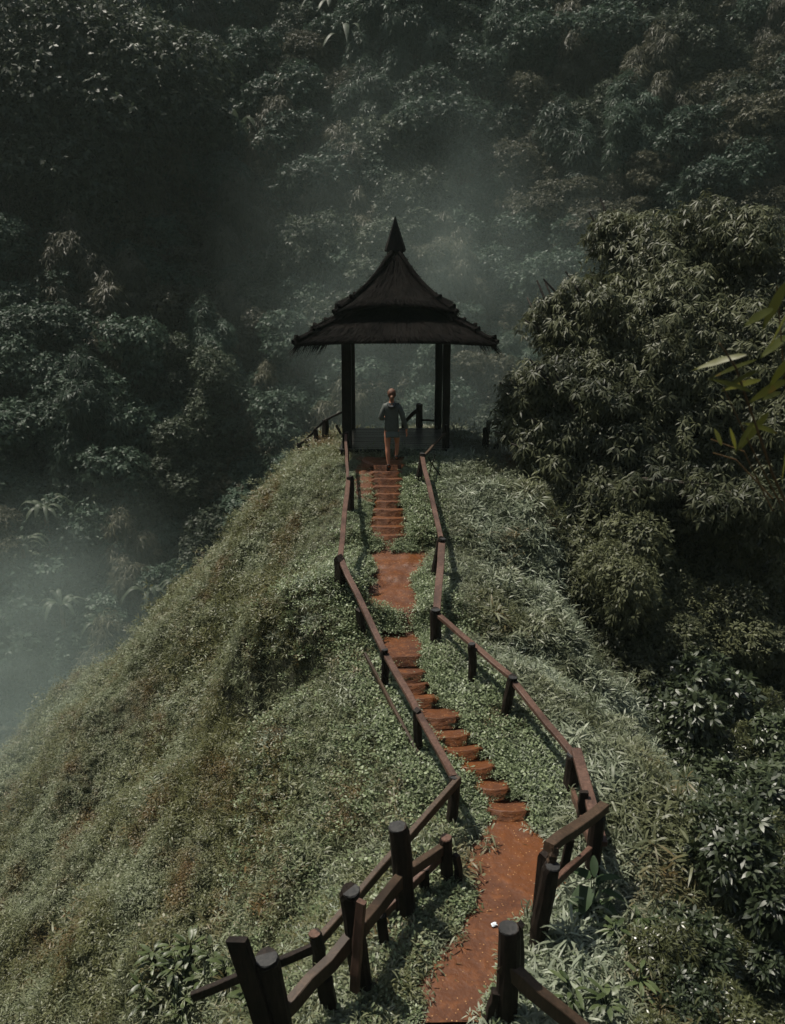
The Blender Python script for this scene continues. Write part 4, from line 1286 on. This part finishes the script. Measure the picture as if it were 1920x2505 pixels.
# ------------------------------------------------------------------ the walker
def skin_obj(name, chains, mat, parent, sub=2):
    """chains: list of lists of (key, xyz, rx, ry); shared keys join"""
    idx = {}; V = []; Rr = []; E = []
    for ch in chains:
        prev = None
        for (k, p, rx, ry) in ch:
            if k not in idx:
                idx[k] = len(V); V.append(p); Rr.append((rx, ry))
            if prev is not None: E.append((prev, idx[k]))
            prev = idx[k]
    me = bpy.data.meshes.new(name); me.from_pydata(V, E, [])
    o = bpy.data.objects.new(name, me); col.objects.link(o)
    if parent is not None: o.parent = parent
    sm = o.modifiers.new("skin", 'SKIN'); sm.use_smooth_shade = True
    sv = me.skin_vertices[0].data
    for i, (a, b) in enumerate(Rr):
        sv[i].radius = (a, b)
    # roots: the first vertex of each island
    seen = set(); adj = {}
    for a, b in E: adj.setdefault(a, []).append(b); adj.setdefault(b, []).append(a)
    for i in range(len(V)):
        if i in seen: continue
        sv[i].use_root = True; st = [i]
        while st:
            q = st.pop()
            if q in seen: continue
            seen.add(q); st += adj.get(q, [])
    s = o.modifiers.new("sub", 'SUBSURF'); s.levels = sub; s.render_levels = sub
    me.materials.append(mat)
    return o
def flat(name, c, rough=.6):
    m, nt, N, L, P = new_mat(name)
    tc = N.new("ShaderNodeTexCoord")
    n = noise(nt, tc.outputs["Object"], 14, 3)
    L.new(mixc(nt, n, tuple(v * .75 for v in c), tuple(min(1, v * 1.25) for v in c)), P.inputs["Base Color"])
    P.inputs["Roughness"].default_value = rough
    return m
M_skin = flat("skin", (.36, .15, .085), .5); M_hood = flat("grey-green hoodie", (.045, .055, .048), .7); M_hooddk = flat("dark hood lining", (.018, .022, .022), .8)
M_short = flat("blue grey shorts", (.075, .098, .095), .7); M_hair = flat("auburn hair", (.09, .034, .015), .7); M_shoe = flat("black shoes", (.010, .010, .010), .5)
YP = 16.66
pb = at(957, 1146, YP)
per = empty("person", (at(958, 1100, YP)[0], YP, pb[2] + .01), "person in a grey-green hoodie with bare legs climbing towards the pavilion deck", "person")
fing = []
for j, (dx, ln) in enumerate(((-.02, .07), (-.007, .078), (.006, .073), (.019, .058))):
    b = np.array([.315 + .35 * dx, .01 + dx, .735])
    fing.append([(f"f{j}a", tuple(b + np.array([0, 0, .02])), .009, .009), (f"f{j}b", tuple(b + np.array([.004, .008, -ln * .5])), .0085, .0085), (f"f{j}c", tuple(b + np.array([-.008, .014, -ln])), .007, .007)])
fing.append([("t0", (.308, .035, .775), .010, .010), ("t1", (.300, .055, .745), .009, .009), ("t2", (.296, .06, .715), .007, .007)])
body = skin_obj("body", [
    [("pel", (0, 0, .86), .145, .105), ("sp", (0, .01, 1.03), .115, .085), ("ch", (0, .015, 1.22), .145, .09), ("nb", (0, .01, 1.36), .07, .06), ("nk", (0, .015, 1.43), .045, .048), ("hd", (0, .03, 1.50), .066, .078), ("ht", (0, .025, 1.57), .062, .072), ("htt", (0, .02, 1.615), .03, .035)],
    [("pel", 0, 0, 0), ("lh", (-.085, -.005, .76), .082, .085), ("lm", (-.088, -.03, .60), .068, .07), ("lk", (-.085, -.06, .46), .05, .052), ("lc", (-.08, -.10, .34), .047, .054), ("la", (-.062, -.15, .10), .028, .032), ("lf", (-.06, -.10, .045), .034, .03), ("lt", (-.062, .03, .035), .036, .022)],
    [("pel", 0, 0, 0), ("rh", (.085, .01, .77), .08, .085), ("rm", (.105, .05, .64), .064, .068), ("rk", (.115, .09, .52), .048, .052), ("rc", (.11, .06, .43), .044, .05), ("ra", (.10, .05, .24), .028, .032), ("rf", (.10, .09, .19), .033, .03), ("rt", (.10, .22, .18), .036, .022)],
    [("ch", 0, 0, 0), ("rs", (.15, .0, 1.31), .055, .055), ("re", (.225, -.03, 1.06), .038, .038), ("rw", (.30, .01, .84), .026, .022), ("rp", (.312, .02, .775), .022, .034)],
    [("ch", 0, 0, 0), ("ls", (-.15, .0, 1.31), .055, .055), ("le", (-.215, -.04, 1.05), .038, .038), ("lw", (-.16, .17, 1.02), .026, .024), ("lp", (-.13, .24, 1.04), .024, .034), ("lq", (-.115, .29, 1.05), .012, .03)]] + fing, M_skin, per)
skin_obj("hoodie", [
    [("a", (0, -.005, .735), .168, .125), ("b", (0, 0, .86), .165, .125), ("c", (0, .005, 1.05), .148, .112), ("d", (0, .01, 1.22), .165, .11), ("e", (0, .005, 1.34), .11, .085), ("f", (0, .0, 1.385), .07, .065)],
    [("d", 0, 0, 0), ("rs", (.155, 0, 1.30), .07, .072), ("rm", (.20, -.015, 1.18), .062, .064), ("re", (.23, -.03, 1.06), .056, .058), ("rw", (.295, .005, .86), .046, .046), ("rz", (.302, .01, .825), .04, .04)],
    [("d", 0, 0, 0), ("ls", (-.155, 0, 1.30), .07, .072), ("lm", (-.19, -.02, 1.18), .062, .064), ("le", (-.22, -.04, 1.05), .058, .06), ("lw", (-.165, .15, 1.02), .046, .046)]], M_hood, per)
skin_obj("hood", [[("a", (-.075, -.045, 1.375), .04, .035), ("b", (-.035, -.115, 1.30), .05, .03), ("c", (.035, -.115, 1.30), .05, .03), ("d", (.075, -.045, 1.375), .04, .035)]], M_hooddk, per)
bm = bmesh.new(); rings = []
for (z, rx, ry) in ((.79, .152, .110), (.72, .160, .118), (.695, .163, .120), (.665, .165, .122), (.665, .155, .112), (.74, .14, .10)):
    rings.append([bm.verts.new((rx * math.cos(t) , ry * math.sin(t), z + .006 * math.sin(3 * t))) for t in [2 * math.pi * i / 20 for i in range(20)]])
for a, b in zip(rings[:-1], rings[1:]):
    for i in range(20): bm.faces.new((a[i], a[(i + 1) % 20], b[(i + 1) % 20], b[i]))
from_bm("shorts", bm, M_short, per, True)
# hair: cap with swept-back sides and a low bun
bm = bmesh.new(); bmesh.ops.create_uvsphere(bm, u_segments=20, v_segments=14, radius=1)
for v in bm.verts:
    c = v.co.copy()
    k = 1 + .05 * math.sin(c.x * 17) * math.sin(c.z * 11)
    v.co = Vector((c.x * .088 * k, c.y * .098 * k + .012, c.z * .105 * k + 1.555))
    if c.y > .35 and c.z < .25: v.co.y -= .045 * (c.y - .3)
from_bm("hair", bm, M_hair, per, True)
skin_obj("ponytail", [[("a", (0, -.075, 1.53), .03, .03), ("b", (.005, -.105, 1.49), .036, .034), ("c", (.0, -.10, 1.43), .024, .02), ("d", (-.004, -.095, 1.395), .008, .008)]], flat("light auburn hair", (.15, .065, .032), .7), per)
for (ax_, ay_, az_, dy) in ((-.062, -.15, .0, .0), (.10, .05, .145, .0)):
    skin_obj("shoe", [[("a", (ax_, ay_ - .03, az_ + .045), .042, .042), ("b", (ax_, ay_ + .05, az_ + .045), .043, .036), ("c", (ax_, ay_ + .15, az_ + .035), .044, .028), ("d", (ax_, ay_ + .20, az_ + .03), .03, .018)], [("a", 0, 0, 0), ("k", (ax_, ay_ - .005, az_ + .115), .040, .042)]], M_shoe, per)

# ------------------------------------------------------------------ haze
def haze_box(density):
    bm = bmesh.new(); bmesh.ops.create_cube(bm, size=1)
    for v in bm.verts:
        v.co.x *= 340; v.co.y = v.co.y * 330 + 15; v.co.z = v.co.z * 240 + 88
    m = bpy.data.materials.new("haze air"); m.use_nodes = True
    nt = m.node_tree; nt.nodes.remove(nt.nodes["Principled BSDF"])
    pv = nt.nodes.new("ShaderNodeVolumePrincipled")
    pv.inputs["Color"].default_value = (.72, .92, .80, 1); pv.inputs["Density"].default_value = density; pv.inputs["Anisotropy"].default_value = 0.0
    nt.links.new(pv.outputs[0], nt.nodes["Material Output"].inputs["Volume"])
    o = from_bm("haze", bm, m); tag(o, "thin bluish haze filling the valley", "haze", kind="stuff")
haze_box(0.0004)
def mist_bank(c, r, dens, label):
    r = np.array(r)
    bm = bmesh.new(); bmesh.ops.create_icosphere(bm, subdivisions=3, radius=1)
    m = bpy.data.materials.new("mist"); m.use_nodes = True
    nt = m.node_tree; nt.nodes.remove(nt.nodes["Principled BSDF"])
    pv = nt.nodes.new("ShaderNodeVolumePrincipled"); pv.inputs["Color"].default_value = (.73, .92, .82, 1)
    tc = nt.nodes.new("ShaderNodeTexCoord"); ln = nt.nodes.new("ShaderNodeVectorMath"); ln.operation = 'LENGTH'
    nt.links.new(tc.outputs["Object"], ln.inputs[0])
    nz = noise(nt, tc.outputs["Object"], 2.6, 5, 0.6)
    mr = nt.nodes.new("ShaderNodeMapRange"); mr.interpolation_type = 'SMOOTHSTEP'
    nt.links.new(ln.outputs["Value"], mr.inputs[0]); mr.inputs[1].default_value = 1.0; mr.inputs[2].default_value = 0.2; mr.inputs[3].default_value = 0; mr.inputs[4].default_value = dens
    mu = nt.nodes.new("ShaderNodeMath"); mu.operation = 'MULTIPLY'; nt.links.new(mr.outputs[0], mu.inputs[0]); nt.links.new(ramp(nt, nz, 0.36, 0.66), mu.inputs[1])
    nt.links.new(mu.outputs[0], pv.inputs["Density"])
    nt.links.new(pv.outputs[0], nt.nodes["Material Output"].inputs["Volume"])
    o = from_bm("mist", bm, m); o.location = tuple(c); o.scale = tuple(r)
    tag(o, label, "mist", kind="stuff")
mist_bank(at(-40, 1600, 25), [12, 12, 7.0], 0.026, "pale mist rising in the valley at the lower left")
mist_bank(at(-80, 1730, 19), [7.5, 9, 5.5], 0.04, "faint mist drifting over the left end of the grassy slope")
mist_bank(at(1030, 730, 36), [10.5, 9.0, 11.5], 0.024, "thin veil of mist hanging behind the pavilion")
